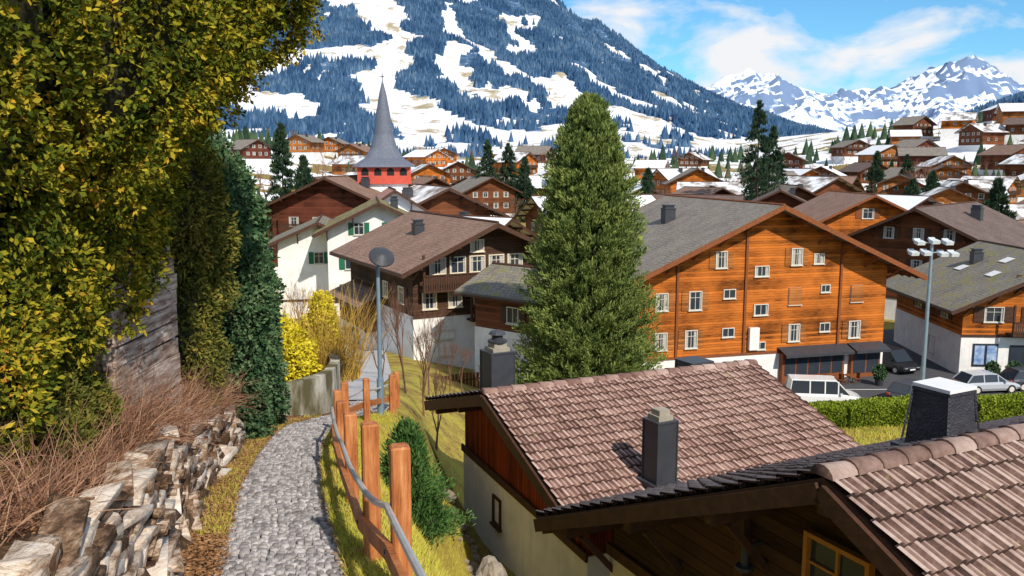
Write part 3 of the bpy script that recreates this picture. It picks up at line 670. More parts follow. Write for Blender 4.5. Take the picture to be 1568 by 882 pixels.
CR=[(1000,.07),(1060,.075),(1085,.086),(1110,.096),(1135,.101),(1150,.108),(1165,.100),(1185,.099),(1205,.089),(1235,.083),(1260,.076),(1290,.080),(1340,.083),(1375,.091),(1400,.095),(1420,.105),(1450,.114),(1475,.106),(1500,.097),(1540,.092),(1568,.09),(1650,.085),(1800,.08)]
crx=np.array([(a-784)/1307*6500*.98 for a,b in CR]); crz=np.array([b*6500 for a,b in CR])
xs=np.arange(600,6200,22.); ys=np.arange(4400,7600,22.); X,Y=np.meshgrid(xs,ys)
t_=np.clip((Y-4400)/2100,0,2); tt=np.where(t_<1,t_,2-t_)
Hc=np.interp(X+250*(fbm(X/700,Y/700,3)-.5),crx,crz)
rg=ridged(X/820+5,Y/620+1,7)
Z=Hc*tt**1.1+(rg-.66)*420*np.clip(tt*1.6,0,1)*(1-.7*(tt>.93))+ (ridged(X/160,Y/160,4)-.6)*60*tt
V=np.stack([X,Y,Z],2).reshape(-1,3); nx=len(xs); ny=len(ys)
ii=(np.arange(ny-1)[:,None]*nx+np.arange(nx-1)[None,:]).ravel(); F=np.stack([ii,ii+1,ii+nx+1,ii+nx],1)
fn=V[F]; nn=np.cross(fn[:,1]-fn[:,0],fn[:,3]-fn[:,0]); nn/=np.linalg.norm(nn,axis=1,keepdims=True)
fc=fn.mean(1); rock=np.clip((.84-nn[:,2])*4.5+1.2*(fbm(fc[:,0]/200,fc[:,1]/200,5)-.5)+ .75*sm((260-fc[:,2])/200),0,1)
t=NT('alpine_rock_and_snow',.9,.05); v=t.coord(); a=t.noise(v,.008,5,.7); at=t.n('ShaderNodeAttribute',attribute_name='r').outputs['Fac']
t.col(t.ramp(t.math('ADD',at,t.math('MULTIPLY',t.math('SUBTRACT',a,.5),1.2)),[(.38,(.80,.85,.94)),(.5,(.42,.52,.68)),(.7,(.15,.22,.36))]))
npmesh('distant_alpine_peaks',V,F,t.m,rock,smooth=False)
def Zh(x,y):
    h=I(x,[(500,0),(620,20),(700,48),(800,100),(900,130),(1100,170),(1600,240)]); t=np.clip((y-900)/500,0,2); tt=np.where(t<1,t,2-t)
    return h*sm(tt)+8*(fbm(x/70,y/70,4)-.5)*tt
xs=np.arange(480,1700,14.); ys=np.arange(890,1900,14.); X,Y=np.meshgrid(xs,ys); Z=Zh(X,Y); V=np.stack([X,Y,Z],2).reshape(-1,3); nx=len(xs); ny=len(ys)
ii=(np.arange(ny-1)[:,None]*nx+np.arange(nx-1)[None,:]).ravel(); F=np.stack([ii,ii+1,ii+nx+1,ii+nx],1)
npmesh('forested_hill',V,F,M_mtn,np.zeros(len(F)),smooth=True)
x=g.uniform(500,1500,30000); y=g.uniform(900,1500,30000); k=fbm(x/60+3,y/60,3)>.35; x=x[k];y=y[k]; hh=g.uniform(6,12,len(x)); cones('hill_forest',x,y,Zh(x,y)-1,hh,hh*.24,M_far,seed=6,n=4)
# ------------------------------------------------------------------ village trees
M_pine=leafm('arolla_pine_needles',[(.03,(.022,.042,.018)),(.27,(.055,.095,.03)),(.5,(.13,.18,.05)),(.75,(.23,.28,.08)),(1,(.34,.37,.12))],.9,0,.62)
M_dcon=leafm('dark_conifer_needles',[(.1,(.015,.032,.022)),(.5,(.035,.065,.04)),(.9,(.08,.12,.055))],.5,0,.6)
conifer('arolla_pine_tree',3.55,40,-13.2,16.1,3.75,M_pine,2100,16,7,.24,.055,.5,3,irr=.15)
def farcon(name,x,y,H,Rm,s): conifer(name,x,y,gz(x,y)-.3,H,Rm,M_dcon,260,8,5,.8,.2,.7,s,irr=.3,rise=-.1)
for i,(x,y,H,Rm) in enumerate([(47,165,27,5.5),(52,172,22,5),(-31,128,17,3.2),(-29,122,15,3),(70,150,13,4),(-6,210,19,4.5),(-1,215,18,5),(3,205,15,4),(-36,135,22,4),(64,113,14,4),(30,190,13,3.5),(25,160,12,3),(12,230,14,4),(88,180,13,3.5),(110,260,15,4),(120,262,14,4)]):
    farcon('spruce_tree',x,y,H,Rm,i+20)
g=np.random.default_rng(15); x=g.uniform(-160,330,1300); y=g.uniform(180,490,1300); k=fbm(x/40,y/40,3)>.5; x=x[k];y=y[k]
for a_,b_ in placed:
    k=np.hypot(x-a_,y-b_)>11; x=x[k];y=y[k]
hh=g.uniform(4,10,len(x)); cones('distant_village_conifers',x,y,G(x,y)-.5,hh,hh*.24,M_dcon,seed=8,n=7)
far=empty('distant_bare_trees',(0,0,0))
for s_ in range(3): bare_tree('x',0,0,0,10,M_barkr,seed=s_+3,depth=5,spread=.5,trunk=.16,parent=far)
protos=list(far.children)
for i in range(230):
    yq=R.uniform(100,420); xq=R.uniform(-.3,.68)*yq
    if any((xq-a_)**2+(yq-b_)**2<64 for a_,b_ in placed): continue
    o=bpy.data.objects.new('bare_tree_crown',R.choice(protos).data); sc=R.uniform(.6,1.3); o.location=(xq,yq,gz(xq,yq)-.2); o.scale=(sc,sc,sc); o.rotation_euler=(0,0,R.uniform(0,6)); link(o,far)
for o in protos: o.location=(R.uniform(-30,-20),140,gz(-25,140))
for i,(x,y,H,s_) in enumerate([(-4.2,33,4.6,.3),(-3.3,31,4.2,.3),(-3.6,36,5,.3),(-2.6,28,3.2,.33),(-5.2,40,5,.3),(-8.6,34,4.5,.33),(-1.5,38,3,.4),(-.6,41,3,.4),(-2.6,43,3.5,.4),(-9.2,30,3.6,.4),(1.5,44,3.2,.4),(-3.4,45.5,3,.4),(0.4,46,2.6,.4),(-4.6,30,3.4,.35)]):
    bare_tree('bare_shrub',x,y,gz(x,y),H,M_barkr,seed=40+i,depth=6,spread=s_,trunk=.05,up=.5)
# ------------------------------------------------------------------ near vegetation
M_thuja=leafm('thuja_foliage',[(.0,(.012,.024,.006)),(.25,(.04,.062,.010)),(.45,(.12,.135,.016)),(.6,(.27,.235,.022)),(.74,(.42,.31,.03)),(.86,(.46,.20,.03)),(1,(.30,.085,.02))],1.5,.2,.66)
EH=[(-4.9,6.2,.7,1.7,1.6,2.0),(-4.6,8.0,1.4,1.75,1.6,1.9),(-4.35,9.6,1.7,1.6,1.5,1.7),(-3.9,11.2,2.6,1.5,1.5,1.4),(-5.0,9.0,-.6,1.2,1.3,1.3),(-5.0,7.4,-1.2,1.35,1.2,1.2),(-4.6,6.0,-1.4,1.2,1.0,.9),(-6.0,10.8,.4,1.6,1.5,2.2),(-3.3,10.2,3.4,1.2,1.2,1.1),(-5.3,4.8,.6,1.3,1.2,1.7)]
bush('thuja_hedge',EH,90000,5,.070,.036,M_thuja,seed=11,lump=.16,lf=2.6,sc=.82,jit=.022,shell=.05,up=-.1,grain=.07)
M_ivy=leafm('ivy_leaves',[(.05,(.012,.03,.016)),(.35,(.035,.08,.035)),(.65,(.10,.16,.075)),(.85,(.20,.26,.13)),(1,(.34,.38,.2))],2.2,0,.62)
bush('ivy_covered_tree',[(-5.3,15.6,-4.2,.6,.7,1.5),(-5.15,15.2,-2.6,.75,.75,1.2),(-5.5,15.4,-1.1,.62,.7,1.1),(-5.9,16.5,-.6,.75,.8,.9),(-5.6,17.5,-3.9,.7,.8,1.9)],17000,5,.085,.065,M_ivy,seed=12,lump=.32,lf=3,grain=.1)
M_con2=leafm('dull_conifer_foliage',[(.05,(.02,.03,.010)),(.35,(.075,.085,.02)),(.65,(.18,.17,.035)),(.85,(.30,.22,.05)),(1,(.30,.15,.04))],1.6,0,.6)
bush('conifer_hedge',[(-5.2,12.6,-2.6,.75,.8,1.5),(-5.4,13.4,-1.2,.9,.9,1.5),(-5.0,12.4,-.7,.7,.7,1.0),(-6.2,14.5,.1,1.0,1.0,1.5)],19000,5,.09,.035,M_con2,seed=13,lump=.24,up=-.2,grain=.08)
bush('evergreen_shrub',[(-6.9,20,-3.9,.9,1.0,2.8),(-7.4,22,-2.6,1.0,1.1,2.6),(-9,25,-2.5,1.2,1.1,3.4)],12000,5,.15,.08,M_ivy,seed=14,lump=.25,grain=.08)
bush('low_green_shrub',[(-3.85,6.6,-2.3,.42,.45,.30),(-4.2,7.3,-2.2,.5,.5,.35),(-4.0,5.4,-1.9,.5,.5,.3),(-3.75,5.9,-2.35,.35,.5,.22)],10500,5,.065,.026,M_con2,seed=16,lump=.35,grain=.12)
conifer('small_spruce',-1.95,15.2,gz(-1.95,15.2)-.2,2.2,.95,leafm('young_spruce_needles',[(.1,(.018,.045,.018)),(.5,(.06,.13,.035)),(.9,(.15,.25,.07))],2,0,.6),420,10,6,.13,.03,.75,5,rise=.1,irr=.5)
M_fors=leafm('forsythia_blossom',[(.1,(.28,.23,.02)),(.4,(.62,.52,.03)),(1,(.82,.70,.08))],2,0,.6)
bush('yellow_shrub',[(-6.3,23,-5.2,.75,.8,1.0),(-5.6,24.5,-5.0,.45,.5,1.1),(-6.9,22,-4.6,.7,.7,.9)],6500,4,.12,.07,M_fors,seed=17,lump=.3,shell=.15,corem=simple('yellow_twigs',(.25,.19,.04),(.12,.09,.03),9,.9,.4))
P=np.array([(-5.9+.12*i,23.5+.1*i,-6.3) for i in range(12)])
M_ytw=attrm('golden_willow_twigs',[(.2,(.32,.17,.05)),(.8,(.60,.42,.08))],.8,5,.7,.1)
twigs('golden_twig_shrub',P,700,2.4,.02,M_ytw,3,up=1.6,curl=.35)
M_box=leafm('clipped_hedge_leaves',[(.05,(.06,.10,.012)),(.5,(.19,.25,.025)),(1,(.36,.40,.06))],.8,0,.6)
def boxhedge(name,x0,y0,x1,y1,zt,h,w,n,seed):
    g=np.random.default_rng(seed); e=empty(name,(0,0,0)); d=np.array([x1-x0,y1-y0]); L=np.hypot(*d); d=d/L; nrm=np.array([-d[1],d[0]])
    s=g.random(n)*L; f=g.random(n); side=np.where(f<.35,-1,np.where(f<.7,1,0)); zz=np.where(side==0,0,-g.random(n)*h); lat=np.where(side==0,g.uniform(-1,1,n),side)*w/2
    P=np.stack([x0+d[0]*s+nrm[0]*lat,y0+d[1]*s+nrm[1]*lat,zt+zz+.04*np.sin(s*2)],1)
    N=np.stack([nrm[0]*side,nrm[1]*side,(side==0)*1.],1)
    V,F,r=leaves(P,N,4,.14,.09,g,.5,.2,.03); npmesh('leaves',V,F,M_box,r,e)
    p=Part(); p.beam((x0,y0,zt-h/2-.03),(x1,y1,zt-h/2-.03),w*.93,h-.02); p.make('light_block_box',M_core,e)  # solid dark block added to stop light between the hedge leaves
boxhedge('clipped_hedge',16.0,44.5,25,46.5,-13.0,1.6,1.3,9000,31)
boxhedge('clipped_hedge',26,46.8,36,49,-13.3,1.6,1.3,9000,32)
# ------------------------------------------------------------------ grass, litter
def blades(name,n,xf,y0,y1,ln,wd,mat,seed,dens=None):
    g=np.random.default_rng(seed); y=y0+(y1-y0)*g.random(n)**1.35; x=xf(y,g,n); z=G(x,y)
    k=fbm(x*1.5+5,y*1.5,3)>g.uniform(.15,.6,n); x,y,z=x[k],y[k],z[k]; n=len(x)
    a=g.uniform(0,6.28,n); L=ln*g.uniform(.4,1.3,n); le=g.normal(0,.5,(n,2))*L[:,None]
    c,s=np.cos(a)*wd/2,np.sin(a)*wd/2
    V=np.stack([np.stack([x-c,y-s,z-.01],1),np.stack([x+c,y+s,z-.01],1),np.stack([x+le[:,0],y+le[:,1],z+L],1)],1).reshape(-1,3)
    return npmesh(name,V,np.arange(3*n).reshape(n,3),mat,g.random(n))
M_grass=leafm('spring_grass_blades',[(.05,(.30,.20,.07)),(.35,(.55,.45,.10)),(.65,(.46,.44,.06)),(.85,(.30,.35,.05)),(1,(.66,.56,.2))],.9,0,.5)
blades('grass',130000,lambda y,g,n:I(y,XC)+.56+g.random(n)**1.2*3.4,4.5,21,.085,.014,M_grass,51)
blades('lawn_grass',50000,lambda y,g,n:g.uniform(8,34,n),36,52.5,.14,.04,M_grass,52)
M_litter=leafm('dead_leaf_litter',[(.05,(.07,.035,.018)),(.4,(.24,.12,.055)),(.75,(.38,.21,.10)),(1,(.5,.36,.18))],3,0,.7)
g=np.random.default_rng(77); n=34000; y=4.5+15*g.random(n)**1.3; x=I(y,XC)-.48-g.random(n)**.9*.6
x2=I(y,XC)-1.15-g.random(n)*1.9; sel=g.random(n)<.5; x=np.where(sel,x2,x); e2=g.random(n)<.08; x=np.where(e2,I(y,XC)+.5+g.random(n)*.35,x)
P=np.stack([x,y,G(x,y)+.012+.03*g.random(n)],1); V,F,r=leaves(P,np.zeros_like(P)+[0,0,.1],1,.05,.03,g,0,0,.0)
V=V.reshape(-1,4,3); V[:,:,2]=P[:,None,2]+(V[:,:,2]-V[:,:1,2])*.35; npmesh('leaf_litter',V.reshape(-1,3),F,M_litter,r)
blades('verge_grass',7000,lambda y,g,n:I(y,XC)-.52-g.random(n)*.45,8,20,.06,.012,M_grass,53)
M_dry=attrm('dry_redbrown_twigs',[(.1,(.12,.05,.03)),(.6,(.30,.155,.095)),(1,(.5,.33,.21))],.9,5,.8,.1)
def bank(n,y0,y1,d0,d1,seed):
    g=np.random.default_rng(seed); y=g.uniform(y0,y1,n); x=I(y,XC)-g.uniform(d0,d1,n); return np.stack([x,y,G(x,y)],1)
e=empty('dry_brush',(0,0,0))
twigs('twigs',bank(400,8.0,15.5,1.15,2.2,1),6200,.75,.010,M_dry,61,up=.25,parent=e,curl=1.6,dirb=(.35,-.1,0))
twigs('twigs',bank(400,4.0,9,1.3,2.8,2),3800,.5,.009,M_dry,62,up=.2,parent=e,curl=1.4,dirb=(.25,0,0))
# left retaining wall of pale split slabs with a solid core
g=np.random.default_rng(91); Vs=[];Fs=[];Rs=[];nb=0
cv=[(-1,-1,-1),(1,-1,-1),(1,1,-1),(-1,1,-1),(-1,-1,1),(1,-1,1),(1,1,1),(-1,1,1)]; cf=[(0,3,2,1),(4,5,6,7),(0,1,5,4),(1,2,6,5),(2,3,7,6),(3,0,4,7)]
for rowz in range(15):
    y=3.6+g.random()*.5
    while y<15.0:
        L=g.choice([.22,.4,.6,.85])*g.uniform(.8,1.3); h=.078*g.uniform(.7,1.5); zc=-.04+rowz*.070+.05*math.sin(y*1.7+rowz*.3)
        top=I(y,[(3,.98),(14,.85),(15,.45)])+.13*math.sin(y*5.3)
        if zc<top and g.random()<.96:
            off=-1.00-.22*zc+g.normal(0,.03)+.04*math.sin(y*3.1); sl=(float(I(y+.3,XC))-float(I(y-.3,XC)))/.6
            tilt=g.normal(.10,.16); yawj=g.normal(0,.10)
            for c_ in cv:
                lx=c_[0]*.11+g.normal(0,.012); ly=c_[1]*L*.53+g.normal(0,.03); lz=c_[2]*h*.5+g.normal(0,.012)+tilt*ly
                Yw=y+ly; Vs.append((float(I(y,XC))+sl*ly+off+lx+yawj*ly,Yw,float(I(Yw,HP))+zc+lz+.02))
            t0=g.random()
            for f in cf: Fs.append(tuple(nb+k for k in f)); Rs.append(t0)
            nb+=8
        y+=L*.97
t=NT('split_pale_stone',.9,.15); v=t.coord(scale=(4,2,9)); a=t.noise(v,1.5,5,.75); a2=t.noise(t.coord(),1.3,5,.65); at=t.n('ShaderNodeAttribute',attribute_name='r').outputs['Fac']
f=t.math('ADD',t.math('ADD',t.math('MULTIPLY',a,.55),t.math('MULTIPLY',a2,.3)),t.math('MULTIPLY',at,.2))
t.col(t.ramp(f,[(.42,(.07,.038,.022)),(.49,(.25,.155,.095)),(.55,(.55,.44,.35)),(.68,(.80,.73,.65))])); t.bump(a,1.0,.05)
sw=npmesh('stone_retaining_wall',Vs,Fs,t.m,Rs)
bv=sw.modifiers.new('b','BEVEL'); bv.width=.006; bv.segments=1
V=[];ysw=np.arange(3.6,15.2,.4)
for y in ysw:
    xw=float(I(y,XC))-1.04; z=float(I(y,HP)); tp_=float(I(y,[(3,.8),(14,.7),(15.2,.3)]))
    V+=[(xw,y,z-.3),(xw-.17,y,z+tp_),(xw-.5,y,z+tp_)]
F=[(3*i+k,3*i+k+3,3*i+k+4,3*i+k+1) for i in range(len(ysw)-1) for k in (0,1)]
npmesh('mortar_core',V,F,simple('dark_earth_mortar',(.10,.065,.04),(.05,.033,.02),9,.95,.6),parent=sw)
e=empty('weathered_board_fence',(0,0,0)); p=Part(); a=Vector((-4.25,8.9,0)); b=Vector((-4.35,10.9,0))
for i in range(9):
    z0=-3.0+i*.21; p.beam((a.x+R.uniform(-.02,.02),a.y,z0+R.uniform(-.01,.01)+.1),(b.x+R.uniform(-.02,.02),b.y,z0+.04+R.uniform(-.02,.02)),.035,.19)
for yy in (8.95,9.9,10.8): p.beam((-4.22-(yy-8.9)*.05-.1,yy,-3.4),(-4.22-(yy-8.9)*.05-.1,yy,-1.0),.1,.1,(0,1,0))
t=NT('weathered_boards',.9,.1); v=t.coord(scale=(3,1,9)); a=t.noise(v,1.8,5,.7); t.col(t.ramp(a,[(.35,(.10,.06,.045)),(.5,(.34,.25,.21)),(.66,(.62,.54,.48))])); t.bump(a,.7,.02)
p.make('boards',t.m,e)
e=empty('concrete_retaining_wall',(0,0,0)); arc=[(-6.6,17.2),(-6.0,18.2),(-5.45,19.2),(-5.0,20.1),(-4.72,20.7),(-4.6,21.5),(-4.75,23),(-5.3,25)]
p=Part()
for (a,b),(c,d) in zip(arc[:-1],arc[1:]):
    dx,dy=c-a,d-b; l=math.hypot(dx,dy); ox,oy=-dy/l*.25,dx/l*.25
    za,zb=float(I(b,HP))-.6,float(I(d,HP))-.6; ta,tb=-5.0-.06*(b-17),-5.0-.06*(d-17)
    p.quad([(a,b,za),(c,d,zb),(c,d,tb),(a,b,ta)]); p.quad([(a,b,ta),(c,d,tb),(c+ox,d+oy,tb),(a+ox,b+oy,ta)]); p.quad([(a+ox,b+oy,za),(a+ox,b+oy,ta),(c+ox,d+oy,tb),(c+ox,d+oy,zb)])
t=NT('stained_concrete',.9); v=t.coord(scale=(1,1,.35)); n1=t.noise(v,1.8,5,.65); t.col(t.ramp(n1,[(.38,(.10,.085,.04)),(.5,(.26,.24,.18)),(.62,(.50,.47,.42))])); t.bump(n1,.5,.02)
p.make('wall',t.m,e)
# ------------------------------------------------------------------ railing
t=NT('orange_brown_stained_timber',.6); v=t.coord(scale=(12,12,1)); a=t.noise(v,2.2,5,.7); a2=t.noise(t.coord(),2.5,4); t.col(t.ramp(t.math('ADD',t.math('MULTIPLY',a,.7),t.math('MULTIPLY',a2,.3)),[(.34,(.15,.045,.016)),(.46,(.38,.125,.038)),(.56,(.50,.19,.065)),(.70,(.66,.36,.17))])); t.bump(a,.5,.01); M_post=t.m
posts=[(.12,2.5,1.1),(-.836,6.1,1.2),(-1.226,7.1,1.26),(-1.88,9.6,1.1),(-2.457,11.9,1.05),(-2.98,14.2,1.05),(-3.35,16.6,1.05),(-3.3,18.8,1.0),(-3.02,20.9,1.0),(-3.2,23,1.0)]
e=empty('path_railing',(0,0,0)); p=Part()
def bpost(p,x,y,w,h):
    z=float(I(y,HP)); an=.28; c=math.cos(an); s=math.sin(an); hw=w/2; b=.014
    rings=[]
    for zz,k in ((z-.5,hw),(z+h-b,hw),(z+h,hw-b)):
        pr=[(-k+b,-k),(k-b,-k),(k,-k+b),(k,k-b),(k-b,k),(-k+b,k),(-k,k-b),(-k,-k+b)]
        rings.append([(x+a*c-d*s,y+a*s+d*c,zz) for a,d in pr])
    for A_,B_ in zip(rings[:-1],rings[1:]):
        for k in range(8): p.quad([A_[k],A_[(k+1)%8],B_[(k+1)%8],B_[k]])
    p.quad(rings[-1])
for x,y,h in posts: bpost(p,x,y,.145,h)
p.make('posts',M_post,e)
off=lambda x,y,d:(x-d*.96,y-d*.28)
p=Part()
for (a,b,_),(c,d,_) in zip(posts[:-1],posts[1:]):
    a_,b_=off(a,b,.10); c_,d_=off(c,d,.10); p.beam((a_,b_,float(I(b,HP))+.38),(c_,d_,float(I(d,HP))+.38),.05,.13)
p.make('lower_rail',M_post,e)
p=Part(); prev=None
for (a,b,_),(c,d,_) in zip(posts[:-1],posts[1:]):
    for k in range(6):
        u=k/6; x=a+(c-a)*u; y=b+(d-b)*u; x_,y_=off(x,y,.105); q=(x_,y_,float(I(y,HP))+.74-.05*math.sin(math.pi*u))
        if prev: p.cyl(prev,q,.027,n=8,cap=False)
        prev=q
p.make('handrail_pipe',simple('galvanised_pipe',(.62,.62,.62),(.48,.48,.48),8,.4,.1,metal=.4),e,True)
p=Part()
for x,y,h in posts:
    x_,y_=off(x,y,.07); z=float(I(y,HP)); p.cyl((x,y,z+.74),(*off(x,y,.11),z+.735),.015,n=6); p.cyl((x_,y_,z+.38),(*off(x,y,.135),z+.38),.018,n=8)
p.make('bolts_and_brackets',M_met,e)
def rock(name,x,y,z,r,mat,seed,parent=None):
    bm=bmesh.new(); bmesh.ops.create_icosphere(bm,subdivisions=3,radius=1); V=np.array([v.co[:] for v in bm.verts]); d=1+.22*n3(V,1.6,seed)+.07*n3(V,5,seed+1)
    for v,k in zip(bm.verts,d): v.co=Vector((v.co.x*r[0]*k,v.co.y*r[1]*k,v.co.z*r[2]*k))
    me=bpy.data.meshes.new(name); bm.to_mesh(me); bm.free(); me.materials.append(mat); o=link(bpy.data.objects.new(name,me),parent); o.location=(x,y,z); return o
M_rock=simple('lichen_rock',(.36,.30,.23),(.14,.115,.09),7,.95,.9,.03)
rock('boulder',-.17,6.6,-3.46,(.14,.16,.24),M_rock,3)
e=empty('rubble_stones',(0,0,0))
for i in range(130):
    u=R.random(); x=-1.5+u*2.9+R.gauss(0,.22); y=22.0-u*9.5+R.gauss(0,.3); rr_=R.uniform(.06,.2); rock('stone',x,y,gz(x,y)+.03,(rr_*1.3,rr_,rr_*.8),M_rock,i,e)
# ------------------------------------------------------------------ lamps
zl=float(I(20.6,HP)); e=empty('street_lamp',(-3.22,20.3,zl))
p=Part(); p.cyl((0,0,-.3),(0,0,1.0),.085,.085,12); p.cyl((0,0,1.0),(0,0,3.75),.055,.045,12); p.cyl((0,0,3.75),(.14,-.12,3.9),.03,n=8); p.make('pole',M_metb,e,True)
h=lathe([(.05,-.10),(.20,-.07),(.31,-.0),(.30,.03),(.18,.10),(.06,.14)],20); ho=h.make('lamp_head',M_met,e,True); ho.location=(.12,-.12,3.98); ho.rotation_euler=(rad(38),rad(22),0)
e=empty('floodlight_mast',(20.0,40.5,gz(20,40.5))); zt=-3.75-gz(20,40.5)
p=Part(); p.cyl((0,0,-.5),(0,0,2),.13,.12,12); p.cyl((0,0,2),(0,0,zt),.11,.07,12); p.cyl((-.95,0,zt-.45),(.95,0,zt-.45),.035); p.cyl((-.7,0,zt+.02),(.7,0,zt+.02),.035); p.make('mast',M_metb,e,True)
p=Part()
for i,(x,z_) in enumerate(((-.95,-.45),(-.35,-.45),(.45,-.5),(.95,-.5),(-.7,.05),(0,.1),(.65,.05))):
    p.beam((x,-.05,zt+z_+.02),(x+.06,-.3,zt+z_-.05),.42,.16); p.beam((x,.16,zt+z_+.12),(x,-.05,zt+z_),.3,.12)
p.make('floodlights',simple('lamp_housing',(.6,.64,.68),(.45,.5,.55),5,.4,.05),e)
# ------------------------------------------------------------------ cars
def carpaint(name,c): 
    t=NT(name,.28,.5); t.b.inputs['Base Color'].default_value=(*c,1); t.b.inputs['Coat Weight'].default_value=.6; return t.m
def loft(p,st):
    rings=[]
    for x,pr in st: rings.append([(x,y,z) for y,z in pr]+[(x,-y,z) for y,z in reversed(pr)])
    n=len(rings[0])
    for A_,B_ in zip(rings[:-1],rings[1:]):
        for k in range(n): p.quad([A_[k],B_[k],B_[(k+1)%n],A_[(k+1)%n]])
    p.quad(rings[0]); p.quad(rings[-1][::-1])
def car(name,x,y,z,yaw,paint,L=4.3,W=1.78,H=1.5,van=False):
    e=empty(name,(x,y,z),rad(yaw)); h=L/2; w=W/2; bl=H*.60 if not van else H*.55
    def sec(x_,k,zt,zb=.25): return (x_,[(w*k*.9,zb),(w*k,zb+.18),(w*k,zt-.16),(w*k*.93,zt)])
    hd=bl-.12
    p=Part(); loft(p,[sec(-h,.86,bl-.25,.38),sec(-h+.12,.95,bl-.05,.3),sec(-h+.5,1,bl,.24),sec(0,1,bl,.24),sec(h*.45,1,bl,.24),sec(h*.8,.97,hd-.02,.26),sec(h-.1,.9,hd-.18,.32),sec(h,.8,hd-.32,.4)])
    if van: c=[(-h+.04,.9,bl-.02,.9),(-h+.16,.9,H,.8),(h*.25,.9,H,.8),(h*.62,.9,bl-.02,.9)]
    else: c=[(-h+.1,.9,bl-.02,.88),(-h+.6,.9,H-.04,.72),(-h*.1,.9,H,.74),(h*.14,.9,H-.04,.74),(h*.5,.9,bl-.02,.88)]
    gl=Part(); st=[(x_,[(w*k,bl-.03),(w*k2,max(zt-.03,bl-.02))]) for x_,k,zt,k2 in c]; loft(gl,st); gl.make('windows',M_glass,e)
    rf=[(x_,[(w*k2*1.01,zt-.05),(w*k2*.94,zt+.015)]) for x_,k,zt,k2 in c[1:-1]]; loft(p,rf)
    for sd in (-1,1):
        for a,b in ((c[0],c[1]),(c[-1],c[-2])): p.beam((a[0],sd*w*a[1]*1.0,bl-.02),(b[0],sd*w*b[3]*1.01,b[2]-.02),.06,.06)
        for xm in ((-h*.35,h*.15) if not van else (-h*.45,-h*.05,h*.3)): p.beam((xm,sd*w*.915,bl-.02),(xm,sd*w*.76*(1 if not van else 1.06),H-.05),.03,.08,(1,0,0))
        p.box(h*.34,h*.34+.14,sd*w-.05+sd*.08,sd*w+.05+sd*.08,bl-.02,bl+.12)
    p.make('body',paint,e)
    wh=Part();hb=Part()
    for xx in (-h*.6,h*.62):
        for sd in (-1,1): wh.cyl((xx,sd*(w-.2),.32),(xx,sd*(w+.01),.32),.33,n=18); hb.cyl((xx,sd*(w+.0),.32),(xx,sd*(w+.025),.32),.2,n=12)
    wh.make('tyres',M_black,e); hb.make('wheel_rims',M_fr,e)
    l=Part()
    for sd in (-1,1): l.box(h-.14,h-.03,sd*w*.62-.14,sd*w*.62+.14,hd-.42,hd-.25)
    l.make('headlights',M_whp,e); l=Part()
    for sd in (-1,1): l.box(-h-.0,-h+.1,sd*w*.72-.1,sd*w*.72+.1,bl-.35,bl-.1)
    l.make('tail_lights',M_redp,e)
    q=Part(); q.box(h-.02,h+.02,-.26,.26,.42,.53); q.box(-h-.02,-h+.02,-.26,.26,.5,.61); q.make('number_plates',M_whp,e)
cw=carpaint('white_car_paint',(.75,.77,.78)); cd=carpaint('dark_car_paint',(.04,.045,.06)); cs=carpaint('silver_car_paint',(.42,.45,.5)); cb=carpaint('black_car_paint',(.02,.022,.028))
zp=-16.45
car('white_van',21.3,56.6,zp,-8,cw,4.9,1.9,2.0,True)
car('parked_car',28.1,58.0,zp,35,cd); car('parked_car',34.6,60.6,zp,8,cs,4.4,1.8,1.45); car('parked_suv',30.6,67.3,zp,-70,cb,4.5,1.85,1.75,True)
car('parked_car',38.5,61.5,zp,5,cd); car('parked_car',-10.6,60.5,gz(-11,60.5)+.05,12,cb)
e=empty('potted_shrubs',(0,0,0)); g=np.random.default_rng(5)
for i,(x,y) in enumerate(((36.6,63.4),(38.2,63.4),(39.6,63.4),(41,63.4),(27.5,62.2))):
    p=lathe([(.25,0),(.35,.5),(.38,.52)],12,x,y,zp); p.make('pot',M_met,e)
    E_=[(x,y,zp+.95,.4,.4,.5)]; P,N=ellcloud(E_,500,g,.2,3,i); V,F,r=leaves(P,N,4,.16,.1,g); npmesh('leaves',V,F,M_ivy,r,e)
e=empty('timber_garden_fence',(0,0,0)); p=Part()
for i in range(46):
    x=-5.0+i*.2; y=47+.1*i; z=-12.9; p.box(x-.08,x+.08,y-.02,y+.02,z-1.2,z+.9+.03*math.sin(i*7))
p.beam((-5,46.96,-12.4),(4.1,51.5,-12.4),.05,.1); p.make('boards',M_brown,e)
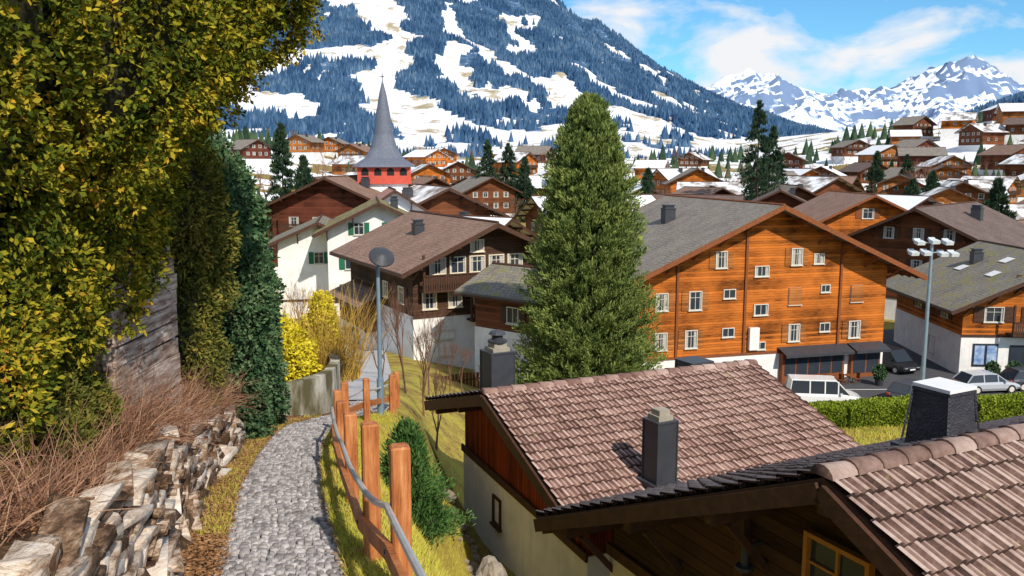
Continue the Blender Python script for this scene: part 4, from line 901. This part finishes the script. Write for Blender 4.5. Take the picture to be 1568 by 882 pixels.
# ------------------------------------------------------------------ world
w=bpy.data.worlds.new('World'); S.world=w; w.use_nodes=True; nt=w.node_tree; nt.nodes.clear()
SUN_EL=rad(40); SUN_AZ=rad(152)
def wn(ty,**kw):
    n=nt.nodes.new(ty)
    for k,v in kw.items(): setattr(n,k,v)
    return n
sky=wn('ShaderNodeTexSky',sky_type='NISHITA'); sky.sun_disc=False; sky.sun_elevation=SUN_EL; sky.sun_rotation=SUN_AZ; sky.air_density=1.0; sky.dust_density=.5; sky.ozone_density=2.5; sky.altitude=1000
tc=wn('ShaderNodeTexCoord'); mp=wn('ShaderNodeMapping'); mp.inputs['Scale'].default_value=(1,1,2.4); mp.inputs['Location'].default_value=(.35,.2,.1)
ns=wn('ShaderNodeTexNoise'); ns.inputs['Scale'].default_value=7; ns.inputs['Detail'].default_value=9; ns.inputs['Roughness'].default_value=.55; ns.inputs['Distortion'].default_value=.3
rp=wn('ShaderNodeValToRGB'); rp.color_ramp.elements[0].position=.44; rp.color_ramp.elements[1].position=.60
mx=wn('ShaderNodeMix',data_type='RGBA'); mx.inputs[7].default_value=(6.4,6.5,6.7,1)
ml=wn('ShaderNodeMix',data_type='RGBA',blend_type='MULTIPLY'); ml.inputs[0].default_value=1; ml.inputs[7].default_value=(.55,.95,1.10,1)
bg=wn('ShaderNodeBackground'); bg.inputs['Strength'].default_value=.14; out=wn('ShaderNodeOutputWorld')
L=nt.links.new
L(tc.outputs['Generated'],mp.inputs[0]); L(mp.outputs[0],ns.inputs['Vector']); L(ns.outputs['Fac'],rp.inputs[0]); L(rp.outputs[0],mx.inputs[0]); L(sky.outputs[0],ml.inputs[6]); L(ml.outputs[2],mx.inputs[6]); L(mx.outputs[2],bg.inputs[0]); L(bg.outputs[0],out.inputs[0])
sl=bpy.data.lights.new('sun','SUN'); sl.energy=4.8; sl.angle=rad(1.0); sl.color=(1,.91,.77); so=bpy.data.objects.new('sun',sl); link(so)
d=Vector((math.sin(SUN_AZ)*math.cos(SUN_EL),math.cos(SUN_AZ)*math.cos(SUN_EL),math.sin(SUN_EL))); so.rotation_euler=d.to_track_quat('Z','Y').to_euler()
# ------------------------------------------------------------------ camera
cam=bpy.data.cameras.new('camera'); cam.lens=30; cam.sensor_width=36; cam.clip_end=20000; cam.clip_start=.05
co=bpy.data.objects.new('camera',cam); link(co); co.rotation_euler=(rad(90-8.3),0,0); S.camera=co
S.view_settings.view_transform='Standard'; S.view_settings.look='None'; S.view_settings.exposure=0
